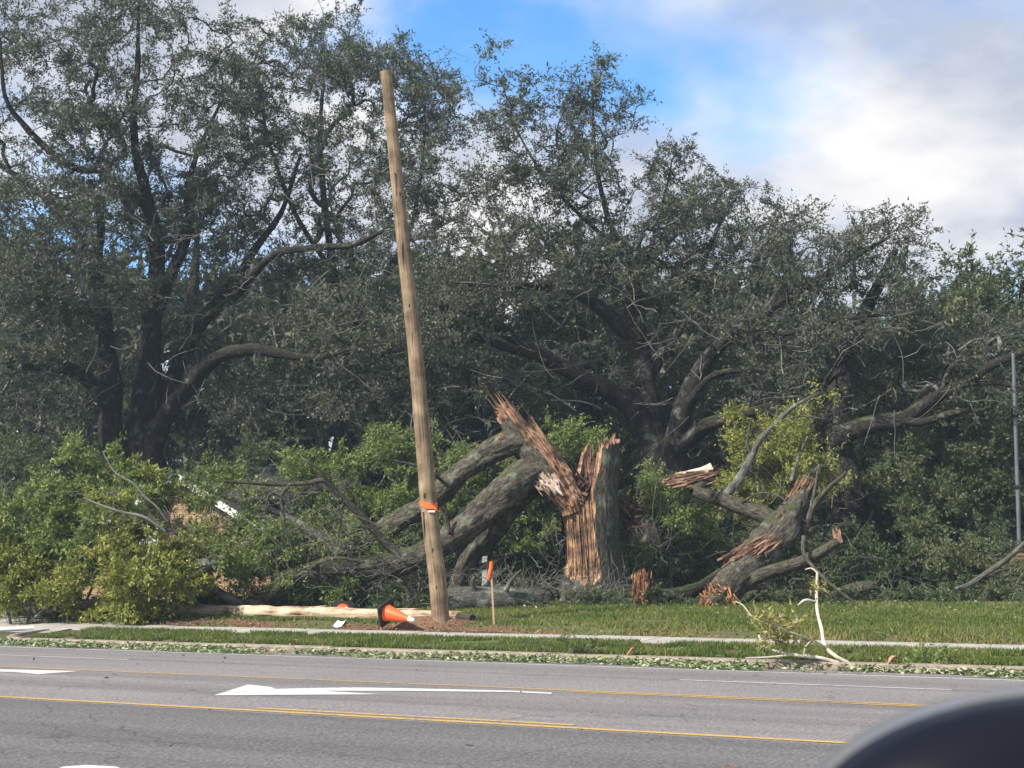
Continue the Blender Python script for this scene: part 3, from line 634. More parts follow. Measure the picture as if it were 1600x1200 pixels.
blobsB = [(870, 180, 70, 85, ZB + 1, 3, 44), (930, 160, 45, 60, ZB + 1, 2.5, 28), (785, 190, 50, 80, ZB, 3, 40), (860, 290, 110, 80, ZB, 4, 75), (1030, 320, 80, 80, ZB + 1, 3.5, 62), (1110, 370, 80, 80, ZB + 1, 3.5, 62),
  (1210, 370, 75, 85, ZB - 1, 3.5, 66), (1310, 410, 85, 75, ZB - 2, 3, 66), (1405, 410, 55, 70, ZB - 2, 3, 40), (790, 400, 120, 70, ZB - 1.5, 4, 80), (940, 420, 120, 80, ZB, 4, 80), (1100, 480, 130, 60, ZB - .5, 4, 75), (1270, 500, 150, 60, ZB - 2, 3.5, 80),
  (720, 480, 80, 60, ZB - 3, 3, 45), (900, 360, 130, 90, ZB + 1, 2, 60), (1060, 400, 120, 80, ZB + 1, 2, 50), (1010, 480, 120, 60, ZB + 2, 2, 40), (820, 610, 120, 45, ZB + 1, 2, 50), (960, 550, 130, 60, ZB + 3, 2, 45), (1150, 590, 120, 50, ZB + 2, 2, 50), (1300, 570, 120, 50, ZB + 1, 2, 50), (1420, 510, 60, 60, ZB + 1, 2, 36)]
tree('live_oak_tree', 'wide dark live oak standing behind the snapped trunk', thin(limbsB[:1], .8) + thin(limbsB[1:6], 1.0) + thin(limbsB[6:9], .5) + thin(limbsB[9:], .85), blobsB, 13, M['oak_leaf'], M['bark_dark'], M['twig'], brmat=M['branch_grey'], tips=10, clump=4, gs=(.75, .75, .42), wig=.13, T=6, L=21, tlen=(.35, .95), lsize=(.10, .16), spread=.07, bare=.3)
ZC = 50
limbsC = [pxl((1330, 880, ZC, 90), (1325, 800, ZC, 74), (1312, 720, ZC, 62), (1308, 640, ZC + .5, 44), (1330, 540, ZC + 1, 32), (1370, 450, ZC + 1.5, 20), (1400, 390, ZC + 2, 10)),
  pxl((1305, 720, ZC, 44), (1298, 688, ZC - .6, 38), (1357, 664, ZC - 1, 32), (1413, 653, ZC - 1.4, 27), (1464, 620, ZC - 1.8, 22), (1511, 597, ZC - 2.2, 18), (1548, 572, ZC - 2.6, 15), (1600, 550, ZC - 3, 11), (1660, 530, ZC - 3.2, 7)),
  pxl((1400, 655, ZC - 1.3, 18), (1440, 660, ZC - 1.8, 15), (1490, 645, ZC - 2.2, 11), (1540, 640, ZC - 2.6, 6)),
  pxl((1505, 600, ZC - 2.2, 12), (1560, 598, ZC - 2.6, 10), (1620, 615, ZC - 3, 7)),
  pxl((1470, 615, ZC - 1.9, 10), (1490, 570, ZC - 2.2, 9), (1540, 555, ZC - 2.6, 6))]
blobsC = [(1470, 570, 90, 50, ZC + 2, 2, 42), (1570, 540, 80, 50, ZC + 1, 2, 42), (1360, 690, 60, 60, ZC + 2, 1.5, 20), (1390, 560, 80, 60, ZC + 3, 2, 40)]
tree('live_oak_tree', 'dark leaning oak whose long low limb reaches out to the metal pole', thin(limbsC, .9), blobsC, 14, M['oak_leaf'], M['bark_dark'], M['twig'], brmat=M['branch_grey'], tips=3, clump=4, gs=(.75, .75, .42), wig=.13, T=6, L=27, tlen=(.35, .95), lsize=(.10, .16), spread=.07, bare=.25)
ZE = 64
def bg_tree(px, top, half, Z, seed, label, dens=1.0, lm='right_leaf', base_py=860, w_=50, rz=3.5, low=840, T=6, L=17):
    H_ = low - top; r_ = np.random.default_rng(seed)
    lim = [pxl((px, base_py, Z, w_), (px + r_.uniform(-15, 15), low - H_ * .3, Z, w_ * .75), (px + r_.uniform(-20, 20), low - H_ * .6, Z, w_ * .5), (px + r_.uniform(-20, 20), top + H_ * .12, Z, w_ * .15))]
    bl = []
    for k in range(9):
        f = (k + .5) / 9; yy = low - H_ * (1 - f) * 1.0; yy = top + 40 + (H_ - 60) * f
        wf = half * (0.55 + .45 * math.sin(math.pi * min(1, f * .8 + .12)))
        for s in (-.5, .5): bl.append((px + s * wf + r_.uniform(-.15, .15) * half, yy + r_.uniform(-20, 20), wf * .62, H_ * .11, Z + r_.uniform(-1, 1), rz, int(13 * dens)))
    tree('background_tree', label, lim, bl, seed, M[lm], M['bark_dark'], M['twig_dark'], T=T, L=L, tlen=(.5, 1.4), lsize=(.16, .27), bare=.05, clump=4, gs=(.8, .8, .45), group='trees standing behind the oaks')
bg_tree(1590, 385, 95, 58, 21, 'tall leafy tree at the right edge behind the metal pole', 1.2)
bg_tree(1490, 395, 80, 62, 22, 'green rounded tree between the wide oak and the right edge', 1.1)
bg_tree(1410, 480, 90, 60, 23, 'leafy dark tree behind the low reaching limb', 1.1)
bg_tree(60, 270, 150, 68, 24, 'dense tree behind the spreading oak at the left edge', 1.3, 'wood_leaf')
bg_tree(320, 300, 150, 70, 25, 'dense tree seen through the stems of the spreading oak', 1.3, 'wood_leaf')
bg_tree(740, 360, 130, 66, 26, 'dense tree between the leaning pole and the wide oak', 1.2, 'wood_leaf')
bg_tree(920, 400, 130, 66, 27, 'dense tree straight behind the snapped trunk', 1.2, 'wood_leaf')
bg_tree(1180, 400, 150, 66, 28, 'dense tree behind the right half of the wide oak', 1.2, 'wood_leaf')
# the far wood closes the view: one mass
r_ = np.random.default_rng(40); woods = []
for k in range(46):
    px = -250 + k * 46 + r_.uniform(-20, 20); top = r_.uniform(400, 500) if px < 1250 else r_.uniform(480, 560)
    for j in range(16): woods.append((px, top + (930 - top) * (j + .5) / 16, 60, 30, 84 + r_.uniform(-4, 6), 3.0, 4))
tg = blob_points(woods, r_); wr = bpy.data.objects.new('woods', None); C.objects.link(wr); wr['kind'] = 'stuff'; tag(wr, 'dark mass of far woods closing the view behind all trees', 'woods')
foliage(wr, tg, np.tile([0, 0, 1.], (len(tg), 1)), r_, M['wood_leaf'], None, T=5, L=10, tlen=(.8, 2.2), lsize=(.6, 1.0), spread=.25, bare=0, leafname='leaves', wid=.6)

# ------------------------------------------------------------------ the snapped oak
ZS = 43.0; sc_ = MPP(ZS)
bo = thing('broken_oak_tree', 'snapped oak with hollow splintered trunk and limbs bent down to the ground', 'tree', ground_at(930, ZS))
def stump():
    S, K = 200, 110
    th = np.linspace(-np.pi, np.pi, S + 1)               # 0 = right, -pi/2 = towards the road
    ybase, = (952.0,)
    deg = np.degrees(th)
    # height (photo rows) of the torn rim around the trunk
    top = np.interp(deg, [-180, -150, -130, -112, -95, -86, -76, -50, -20, 30, 70, 88, 97, 106, 120, 150, 180], [768, 772, 776, 782, 788, 764, 706, 696, 690, 689, 694, 735, 694, 702, 745, 752, 768])
    r1 = np.random.default_rng(3)
    jag = np.repeat(r1.uniform(-1, 1, 101), 2)[:S + 1]; jag[-1] = jag[0]
    top = top + jag * np.interp(deg, [-180, -100, -60, 30, 80, 180], [7, 6, 5, 4, 8, 9])
    v = np.linspace(0, 1, K)
    py = ybase + (top[None] - ybase) * v[:, None]
    cx = np.interp(py, [690, 770, 860, 952], [928, 921, 924, 932]); rx = np.interp(py, [690, 770, 800, 860, 910, 935, 952], [43, 46, 46, 45, 48, 54, 66])
    q = np.stack([np.cos(th)[None] + 0 * py, np.sin(th)[None] + 0 * py, py / 60], -1)
    flute = vnoise(q * np.array([1.6, 1.6, .35]), 1, 5) * .09 + vnoise(q * np.array([4, 4, .5]), 1, 6) * .035
    root_ = np.clip((py - 900) / 52, 0, 1) ** 1.5 * vnoise(q * np.array([1.8, 1.8, 0.01]), 1, 7) * .35
    bark = (np.abs(vnoise(q * np.array([12, 12, 1.6]), 1, 8)) - .4) * .035
    # where the bark is torn off: the side towards the road and the left
    edge_r = -80 + 8 * vnoise(np.stack([py / 25, py * 0, py * 0], -1), 1, 12)
    low = np.interp(deg, [-180, -150, -120, -95, -80], [880, 902, 908, 914, 900])[None] + 9 * vnoise(q * np.array([5, 5, .01]), 1, 13) + 0 * py
    wd = (deg[None] < edge_r) & (py < low)
    D_ = np.clip((edge_r - deg[None]) / 6, 0, 1) * np.clip((low - py) / 8, 0, 1)
    qs = np.stack([np.cos(th[None] + .10 * np.sin(py / 23) + .05 * np.sin(py / 9)), np.sin(th[None] + .10 * np.sin(py / 23) + .05 * np.sin(py / 9)), py / 60], -1)
    strand = vnoise(qs * np.array([30, 30, .35]), 1, 21) * .03 + vnoise(qs * np.array([11, 11, .45]), 1, 22) * .05 + vnoise(qs * np.array([4, 4, .7]), 1, 23) * .06
    rf = 1 + flute + root_ + np.where(wd, strand - .10 * D_, bark)
    rr = rx * rf * sc_
    X = P(930, 900, ZS)[0] + (cx - 930) * sc_
    zz = np.vectorize(lambda y_: P(930, y_, ZS)[2])(py)
    G = np.stack([X + np.cos(th)[None] * rr, ZS + np.sin(th)[None] * rr, zz], -1)
    uv = np.stack([th[None] * .9 + .05 * np.sin(py / 23) + .02 * np.sin(py / 7), (ybase - py) * sc_], -1)
    mk = wd[:-1, :-1]
    Sg = S + 1
    g = Geo(); g.add(G, grid_quads(K, Sg, ~mk), uv=uv); g.build('trunk', M['bark'], bo)
    g = Geo(); g.add(G, grid_quads(K, Sg, mk), uv=uv); g.build('exposed_wood', M['wood'], bo)
    # the hollow inside: torn rim, inner wall, rotten floor
    cen = np.stack([X[-1], np.full(Sg, ZS), zz[-1]], -1)
    thick = (.30 + .08 * vnoise(np.stack([np.cos(th) * 3, np.sin(th) * 3, th * 0], -1), 1, 31))[:, None]
    inner0 = G[-1] + (cen - G[-1]) * thick + np.array([0, 0, -.02])
    rows = [G[-1], inner0]
    zfl = P(930, 800, ZS)[2]
    for f in (.35, .7, 1.0):
        p = inner0.copy(); p[:, 2] = inner0[:, 2] * (1 - f) + (zfl + .1 * vnoise(p, 4, 3)) * f
        p[:, :2] += r1.normal(size=(Sg, 2)) * .02; rows.append(p)
    c_ = inner0.copy(); c_[:] = (X.mean(), ZS, zfl); rows.append(c_ * 1.0)
    rows = np.array(rows); ruv = np.stack([np.broadcast_to(th[None] * .9, rows.shape[:2]), np.broadcast_to(np.arange(6)[:, None] * .3, rows.shape[:2])], -1)
    g = Geo(); g.add(rows[:2], grid_quads(2, Sg), uv=ruv[:2]); g.build('torn_rim', M['wood_red'], bo, smooth=False)
    g = Geo(); g.add(rows[1:], grid_quads(5, Sg), uv=ruv[1:]); g.build('hollow_heartwood', M['rot'], bo, smooth=False)
    # loose slivers standing on the exposed face and the rim
    g = Geo(); r2 = np.random.default_rng(5)
    for k in range(110):
        j = r2.integers(0, int(S * .30)); kk = r2.integers(int(K * .22), int(K * .6)); k2 = min(K - 1, kk + r2.integers(30, 70))
        if not (wd[kk, j] and wd[k2, j]): continue
        n_ = norm(np.array([math.cos(th[j]), math.sin(th[j]), 0])); splinter(g, G[kk, j] - n_ * .01, G[k2, j] + n_ * r2.uniform(.0, .06), r2.uniform(.015, .05), .02, r2, .03, n_)
    for k in range(110):
        j = r2.integers(0, S); a = G[-1, j] * .8 + cen[j] * .2; splinter(g, a - [0, 0, .3], a + [r2.normal() * .04, r2.normal() * .04, r2.uniform(.03, .26)], r2.uniform(.015, .05), .02, r2, .04)
    g.build('splinters', M['wood'], bo, smooth=False)['kind'] = 'stuff'
    # the tall spike in the middle and the fibrous rotten core
    g = Geo()
    for k in range(12): splinter(g, P(922 + r2.uniform(-7, 9), 760, ZS + r2.uniform(-.1, .3)), P(919 + r2.uniform(-5, 9), r2.uniform(690, 728), ZS + r2.uniform(0, .3)), r2.uniform(.08, .2), .06, r2, .02)
    g.build('spike', M['wood_red'], bo, smooth=False)
    g = Geo()
    for k in range(150):
        a = P(r2.uniform(884, 930), r2.uniform(745, 800), ZS + r2.uniform(-.75, .3)); splinter(g, a, a + r2.normal(size=3) * [.12, .1, .16] + [0, 0, .1], r2.uniform(.03, .11), .03, r2, .2)
    g.build('rotten_core', M['rot'], bo, smooth=False)['kind'] = 'stuff'
    # the crumbling mass of old wood hanging on the right side of the trunk
    g = Geo()
    for k in range(130):
        a = P(967 + r2.beta(1.2, 1.6) * 36, r2.normal(800, 15), ZS + r2.uniform(-.1, .6)); splinter(g, a, a + np.array([r2.uniform(-.05, .35), r2.normal() * .1, r2.normal() * .16]), r2.uniform(.04, .14), .05, r2, .1)
    g.build('rotten_wood_mass', M['rot'], bo, smooth=False)['kind'] = 'stuff'
    # the upper trunk, folded over to the left and still hinged on
    pts, rad = pxl((897, 800, ZS - .55, 34), (888, 778, ZS - .6, 42), (870, 752, ZS - .6, 52), (848, 722, ZS - .5, 56), (826, 698, ZS - .4, 52), (808, 676, ZS - .4, 40), (795, 656, ZS - .4, 30), (786, 645, ZS - .4, 25))
    G, uv, c, a, ring = hero_grid(pts, rad, 56, .05, .05, 77, .03)
    face = ring @ norm(np.array([.74, -.10, .66]))
    K, Sg = G.shape[:2]; edge = .22 + .25 * vnoise(G, 2.2, 5); m_ = (face > edge)
    lng = np.linspace(0, 1, K)[:, None]; m_ = m_ | (lng < .33 + .06 * vnoise(G, 5, 3)) | (lng > .93)
    rr2 = vnoise(np.stack([np.broadcast_to(a[None] * 6, (K, Sg)), np.broadcast_to(lng * 3, (K, Sg)), np.zeros((K, Sg))], -1), 1, 9)
    G = G - ring * (np.where(m_, .06 + .10 * rr2 + .05 * vnoise(G, 6, 4), 0))[..., None]
    mk = m_[:-1, :-1]
    g = Geo(); g.add(G, grid_quads(K, Sg, ~mk), uv=uv); g.build('folded_trunk', M['bark'], bo)
    g = Geo(); g.add(G, grid_quads(K, Sg, mk), uv=uv); hw = g.build('torn_wood_face', M['wood_red'], bo, smooth=False)
    g = Geo(); ax = norm(c[-1] - c[K // 3])
    for k in range(260):
        i = r2.integers(2, K - 3); j = r2.integers(0, Sg)
        if not m_[i, j]: continue
        n_ = ring[i, j]; b_ = G[i, j]; splinter(g, b_ - ax * .1, b_ + ax * r2.uniform(.5, 1.3) + n_ * r2.uniform(0, .09), r2.uniform(.02, .07), .03, r2, .05, n_)
    for k in range(60):
        a_ = P(793 + r2.uniform(-9, 12), 652 + r2.uniform(-6, 10), ZS - .4 + r2.uniform(-.2, .2)); b_ = P(779 + r2.uniform(-6, 13), r2.uniform(628, 648), ZS - .4 + r2.uniform(-.2, .2))
        splinter(g, a_, b_, r2.uniform(.03, .10), .03, r2, .03)
    g.build('torn_splinters', M['wood'], bo, smooth=False)['kind'] = 'stuff'
    g = Geo()      # pale freshly split patch at the hinge
    for k in range(80):
        a_ = P(r2.uniform(834, 872), r2.uniform(738, 762), ZS - 1.0 + r2.uniform(-.06, .04)); splinter(g, a_, a_ + np.array([.22, .05, -.26]) * r2.uniform(.3, 1.3) + r2.normal(size=3) * .025, r2.uniform(.03, .09), .03, r2, .04)
    g.build('hinge_splinters', M['wood_pale'], bo, smooth=False)['kind'] = 'stuff'
    g = Geo()
    for k in range(16):
        a_ = P(r2.uniform(781, 793), r2.uniform(676, 690), ZS - .75); splinter(g, a_, a_ + np.array([r2.uniform(-.12, .12), 0, -r2.uniform(.15, .4)]), r2.uniform(.05, .12), .04, r2, .04)
    g.build('limb_tear', M['wood_orange'], bo, smooth=False)
stump()
limb1 = pxl((838, 704, 42.8, 16), (826, 697, 42.7, 38), (810, 691, 42.5, 44), (785, 697, 42.5, 44), (752, 714, 42.6, 42), (720, 738, 42.6, 40), (688, 768, 42.5, 40), (650, 800, 42.4, 38), (610, 822, 42.3, 35), (570, 843, 42.2, 31), (530, 862, 42.0, 26), (480, 880, 41.8, 20), (420, 893, 41.5, 13), (350, 900, 41.2, 7))
limb2 = pxl((862, 726, 42.75, 20), (850, 730, 42.6, 48), (833, 740, 42.4, 60), (808, 752, 42.2, 62), (778, 777, 42.1, 60), (745, 808, 42, 57), (710, 838, 41.8, 51), (670, 862, 41.5, 45), (630, 879, 41.2, 44), (590, 888, 40.9, 42), (540, 890, 40.6, 36), (490, 892, 40.3, 34), (450, 910, 40.1, 31), (418, 932, 40, 27), (380, 948, 40, 20), (330, 955, 39.9, 12))
limb3 = pxl((852, 742, 43.0, 20), (838, 754, 42.9, 42), (810, 775, 43.1, 48), (785, 802, 43.2, 52), (760, 832, 43.3, 50), (738, 862, 43.3, 44), (722, 892, 43.3, 38), (712, 925, 43.3, 32), (700, 950, 43.3, 24))
limb1, limb2, limb3 = thin([limb1, limb2, limb3], .87)
for i_, (p_, r__) in enumerate((limb1, limb2, limb3)): hero_tube('limb', p_, r__, M['bark'], bo, 60 + i_, sides=56, step=.05, amp=.085, furrow=.05)
small = [pxl((622, 868, 41.0, 15), (600, 845, 40.8, 13), (570, 812, 40.5, 11), (530, 775, 40.2, 10), (508, 752, 40, 9), (480, 755, 39.9, 8), (440, 757, 39.8, 7), (400, 755, 39.6, 6), (350, 752, 39.4, 4)),
  pxl((455, 756, 39.8, 6), (440, 775, 39.8, 6), (442, 800, 39.8, 5), (448, 835, 39.8, 4), (457, 860, 39.7, 3)),
  pxl((442, 778, 39.8, 5), (425, 770, 39.7, 5), (417, 785, 39.7, 4), (414, 800, 39.7, 3)),
  pxl((540, 890, 40.5, 8), (547, 860, 40.3, 6), (530, 845, 40.2, 4), (535, 800, 40, 3)),
  pxl((700, 760, 41.5, 6), (670, 735, 41, 5), (640, 725, 40.8, 4), (615, 720, 40.7, 3)),
  pxl((702, 832, 41.3, 7), (697, 812, 41.3, 7), (689, 792, 41.2, 6)),
  pxl((510, 752, 40, 6), (500, 735, 39.8, 4), (470, 715, 39.7, 3)),
  pxl((480, 892, 40.2, 9), (500, 878, 39.8, 7), (530, 872, 39.6, 5), (570, 878, 39.5, 4))]
for p_, r__ in small: hero_tube('branch', p_, r__, M['bark'], bo, 5, sides=8, step=.12, amp=.08, furrow=.01)
# its crown, crushed on the ground to the left
crown_limbs = [limb1, limb2] + small[:3] + [pxl((420, 893, 41.5, 10), (340, 860, 41, 9), (270, 830, 40.5, 7), (200, 800, 40, 5), (150, 770, 39.8, 3)), pxl((380, 948, 40, 16), (300, 905, 39.5, 13), (240, 900, 39, 10), (170, 910, 38.6, 6)),
  pxl((530, 862, 42, 16), (470, 820, 42.5, 13), (400, 790, 43, 10), (330, 770, 43.2, 6))]
for (p_, r__) in crown_limbs[5:]: hero_tube('branch', p_, r__, M['bark_lichen'], bo, 9, sides=10, step=.12, amp=.07, furrow=.015)
def spray(parent, limbs, blobs, seed, lm, tm='twig', brm='bark_lichen', **kw):
    a = dict(T=7, L=22, tlen=(.2, .62), lsize=(.07, .13), spread=.05, bare=.08, tip=.006, trad=.005, clump=4, wig=.1)
    a.update(kw); tree('', '', limbs, blobs, seed, M[lm], M[brm], M[tm], parent=parent, limbname='_', wpath=.15, **a)
def only_grow(parent, limbs, blobs, seed, lm, **kw):
    """like spray, but the limbs themselves exist already"""
    lim = [(p_, np.minimum(r__, .0299)) for p_, r__ in limbs]; spray(parent, lim, blobs, seed, lm, **kw)
only_grow(bo, crown_limbs, [(345, 760, 70, 30, 42, 1, 24), (310, 785, 60, 35, 42, 1, 20), (350, 815, 60, 30, 41.6, 1, 20), (250, 790, 30, 20, 41.5, .8, 6), (310, 840, 50, 20, 41, .8, 12), (410, 850, 75, 40, 41, 1.5, 36), (300, 880, 70, 50, 39.6, 1.2, 40), (440, 860, 75, 45, 41.5, 1.4, 42), (400, 910, 70, 30, 40.4, 1, 26), (500, 830, 70, 60, 42.5, 1.2, 34), (560, 870, 60, 40, 42, 1, 18), (520, 925, 90, 22, 40.8, 1, 26), (610, 930, 60, 20, 41.2, .8, 16)], 101, 'fresh_leaf', bare=.15, L=24)
only_grow(bo, crown_limbs, [(190, 815, 45, 40, 39.8, 1.2, 24), (200, 860, 40, 25, 39.4, 1, 14), (230, 900, 80, 50, 38.6, 1.2, 84), (215, 945, 60, 25, 38.4, .8, 30), (310, 860, 45, 22, 39.6, 1, 16), (255, 755, 50, 22, 41, 1, 12)], 102, 'yellow_leaf', leafname='yellowed_crown', bare=.05, L=26, lsize=(.08, .14))

# ------------------------------------------------------------------ shrubs and thickets
def bush(label, px, Z, blobs, seed, lm, name='shrub', group=None, cat='shrub', stems=4, tm='twig', srad=1.0, **kw):
    b0 = ground_at(px, Z); r_ = np.random.default_rng(seed); lim = []
    for k in range(stems):
        bx_ = blobs[k % len(blobs)]; e = P(bx_[0] + r_.uniform(-.4, .4) * bx_[2], bx_[1] + r_.uniform(-.3, .3) * bx_[3], bx_[4])
        s = b0 + np.array([r_.normal() * .3, r_.normal() * .2, -.05]); mid = (s + e) / 2 + np.array([r_.normal() * .25, 0, .15])
        lim.append((np.array([s, mid, e]), np.array([.04, .031, .012]) * srad))
    a = dict(T=7, L=22, tlen=(.2, .62), lsize=(.07, .13), spread=.05, bare=.08, tip=.006, trad=.005, clump=4, wig=.1, trunkname='stem', limbname='stem'); a.update(kw)
    tree(name, label, lim, blobs, seed, M[lm], M['bark_lichen'], M[tm], cat=cat, group=group, base=b0, wpath=.15, **a)
bush('bright yellow-green fallen crown heaped at the left in front of the brick house', 120, 40.5, [(105, 785, 80, 65, 40.5, 1.2, 78), (160, 830, 75, 60, 40, 1.2, 60), (70, 850, 65, 55, 40.5, 1.2, 56), (195, 745, 40, 40, 41, .8, 18), (120, 725, 35, 30, 41, .8, 14)], 201, 'fresh_leaf', 'fallen_boughs', cat='fallen branches', L=26, lsize=(.08, .14))
bush('low yellow-green foliage at the left picture edge', 40, 39.5, [(40, 900, 70, 45, 39.5, 1, 55), (-20, 860, 50, 50, 40, 1, 26), (110, 920, 60, 35, 39.3, .8, 30)], 202, 'yellow_leaf', 'fallen_boughs', cat='fallen branches', L=26, lsize=(.08, .14))
bush('large leafy green shrub behind the leaning pole', 620, 47, [(620, 700, 85, 55, 47, 1.5, 75), (560, 760, 90, 55, 46.5, 1.4, 60), (690, 720, 55, 55, 46.5, 1.2, 36), (640, 790, 90, 50, 46, 1.2, 50), (500, 740, 55, 45, 46, 1.2, 30)], 203, 'fresh_leaf')
bush('leafy green shrub between the folded trunk and the hollow stump', 880, 46, [(880, 690, 70, 35, 46, 1, 36), (860, 740, 60, 45, 46, 1, 26), (830, 830, 60, 60, 45.5, 1, 34), (770, 740, 50, 60, 46, 1, 30)], 204, 'fresh_leaf')
bush('dark green shrub under the bent limbs left of the stump', 800, 45.5, [(790, 870, 70, 50, 45.5, 1, 34), (730, 800, 70, 50, 46, 1, 34), (850, 890, 40, 35, 44.5, .8, 18), (690, 870, 60, 40, 45, 1, 24)], 205, 'dark_leaf')
bush('bright green shrub just right of the hollow stump', 1030, 44.5, [(1030, 770, 55, 32, 44.5, 1, 34), (1010, 830, 50, 45, 44.5, 1, 32), (1075, 810, 45, 45, 44.5, .9, 30)], 206, 'fresh_leaf')
bush('yellowing shrub behind the grey broken limb', 1215, 47, [(1215, 700, 62, 55, 47, 1.1, 62), (1170, 770, 55, 50, 47, 1, 36), (1250, 640, 30, 45, 47, .8, 16), (1260, 740, 50, 60, 47, 1, 36), (1150, 690, 30, 40, 47, .8, 16)], 207, 'yellow_leaf')
bush('dark green thicket under the grey broken limb', 1150, 46, [(1090, 880, 60, 40, 45.5, 1, 30), (1160, 850, 60, 50, 46.5, 1, 26), (1250, 880, 70, 50, 46.5, 1, 40), (1210, 830, 50, 40, 46.5, 1, 20)], 208, 'dark_leaf')
bush('low green thicket right of the broken limb', 1390, 44, [(1370, 900, 70, 42, 44, 1, 56), (1440, 890, 60, 40, 43.5, 1, 44), (1330, 860, 55, 45, 45.5, 1, 34)], 209, 'dark_leaf', lsize=(.08, .15))
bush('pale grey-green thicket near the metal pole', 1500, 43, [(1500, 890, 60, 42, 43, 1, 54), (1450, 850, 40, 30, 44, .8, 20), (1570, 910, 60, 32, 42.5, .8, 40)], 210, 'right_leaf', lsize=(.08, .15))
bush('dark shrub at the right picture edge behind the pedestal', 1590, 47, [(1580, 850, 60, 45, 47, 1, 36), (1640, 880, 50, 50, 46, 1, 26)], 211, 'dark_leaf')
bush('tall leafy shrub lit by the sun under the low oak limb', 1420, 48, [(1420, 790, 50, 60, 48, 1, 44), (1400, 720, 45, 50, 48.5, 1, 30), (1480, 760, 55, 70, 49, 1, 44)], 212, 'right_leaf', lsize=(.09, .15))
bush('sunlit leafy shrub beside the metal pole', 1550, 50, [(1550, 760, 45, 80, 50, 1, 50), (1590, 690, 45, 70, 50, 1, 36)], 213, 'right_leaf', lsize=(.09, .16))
bush('dark shrub between the house and the bent limbs', 480, 48, [(470, 800, 70, 60, 48, 1.2, 44), (420, 720, 60, 40, 49, 1.2, 26), (540, 830, 60, 50, 47, 1.2, 30)], 214, 'dark_leaf')
bush('dark shrub at the far left behind the fallen crown', 20, 46, [(10, 760, 70, 70, 46, 1.2, 44), (60, 700, 60, 50, 47, 1.2, 26), (0, 860, 60, 50, 44, 1, 30)], 215, 'dark_leaf')
bush('dark shrub behind the hollow stump', 950, 49, [(950, 800, 70, 60, 49, 1.2, 40), (930, 870, 80, 50, 48, 1.2, 34), (1010, 900, 60, 30, 46, 1, 22)], 216, 'dark_leaf')
bush('dark shrub behind the cones and the fallen crown', 560, 44, [(560, 900, 80, 35, 44, 1, 34), (640, 900, 60, 35, 44, 1, 26), (480, 930, 70, 22, 42.5, .8, 22), (700, 900, 50, 35, 44.5, 1, 20)], 217, 'dark_leaf')

# ------------------------------------------------------------------ the broken limb on the right
def tear(parent, name, mat, box, Z, n, seed, dirn, ln=(.1, .4), wd=(.02, .065), zr=.12, dn=.12):
    r_ = np.random.default_rng(seed); g = Geo()
    for k in range(n):
        u, v = r_.uniform(), r_.normal() * .33
        (x0, y0), (x1, y1), half = box
        nx_, ny_ = -(y1 - y0), (x1 - x0); l_ = math.hypot(nx_, ny_); 
        a = P(x0 + (x1 - x0) * u + nx_ / l_ * half * v, y0 + (y1 - y0) * u + ny_ / l_ * half * v, Z + r_.uniform(-zr, zr))
        d_ = norm(np.array(dirn) + r_.normal(size=3) * dn); L_ = r_.uniform(*ln)
        splinter(g, a - d_ * L_ * .5, a + d_ * L_ * .5, r_.uniform(*wd), .03, r_, .05)
    o = g.build(name, mat, parent, smooth=False); o['kind'] = 'stuff'; return o
fl = thing('fallen_limb', 'thick grey broken oak limb leaning up from the lawn with torn red wood', 'fallen limb', ground_at(1130, 40.5))
main = pxl((1108, 946, 40.2, 40), (1128, 926, 40.4, 50), (1160, 893, 40.8, 56), (1195, 858, 41.2, 62), (1222, 826, 41.5, 62), (1240, 795, 41.8, 44), (1254, 768, 42, 36), (1264, 750, 42.1, 26))
main = (main[0], main[1] * .84)
lo, Gm, cm = hero_tube('limb', *main, M['bark'], fl, 91, sides=48, step=.05, amp=.1, furrow=.06)
jag_cap('broken_end', Gm, 0, M['wood_orange'], lo, .25, 4)
jag_cap('broken_tip', Gm, len(Gm) - 1, M['wood_red'], lo, .12, 6)
tear(lo, 'torn_base', M['wood_orange'], ((1102, 925), (1150, 945), 22), 40.1, 150, 7, (.55, -.1, -.55), (.12, .35), dn=.3)
tear(lo, 'torn_patch', M['wood_red'], ((1140, 875), (1205, 846), 15), 40.62, 170, 8, (.75, 0, .5), (.3, .8), zr=.08)
tear(lo, 'torn_tip', M['wood_red'], ((1228, 790), (1262, 754), 16), 41.8, 140, 9, (.5, 0, .75), (.15, .45), zr=.08)
tear(lo, 'torn_fleck', M['wood_red'], ((1214, 812), (1226, 800), 8), 41.2, 10, 10, (.5, 0, .75), (.1, .25), zr=.05)
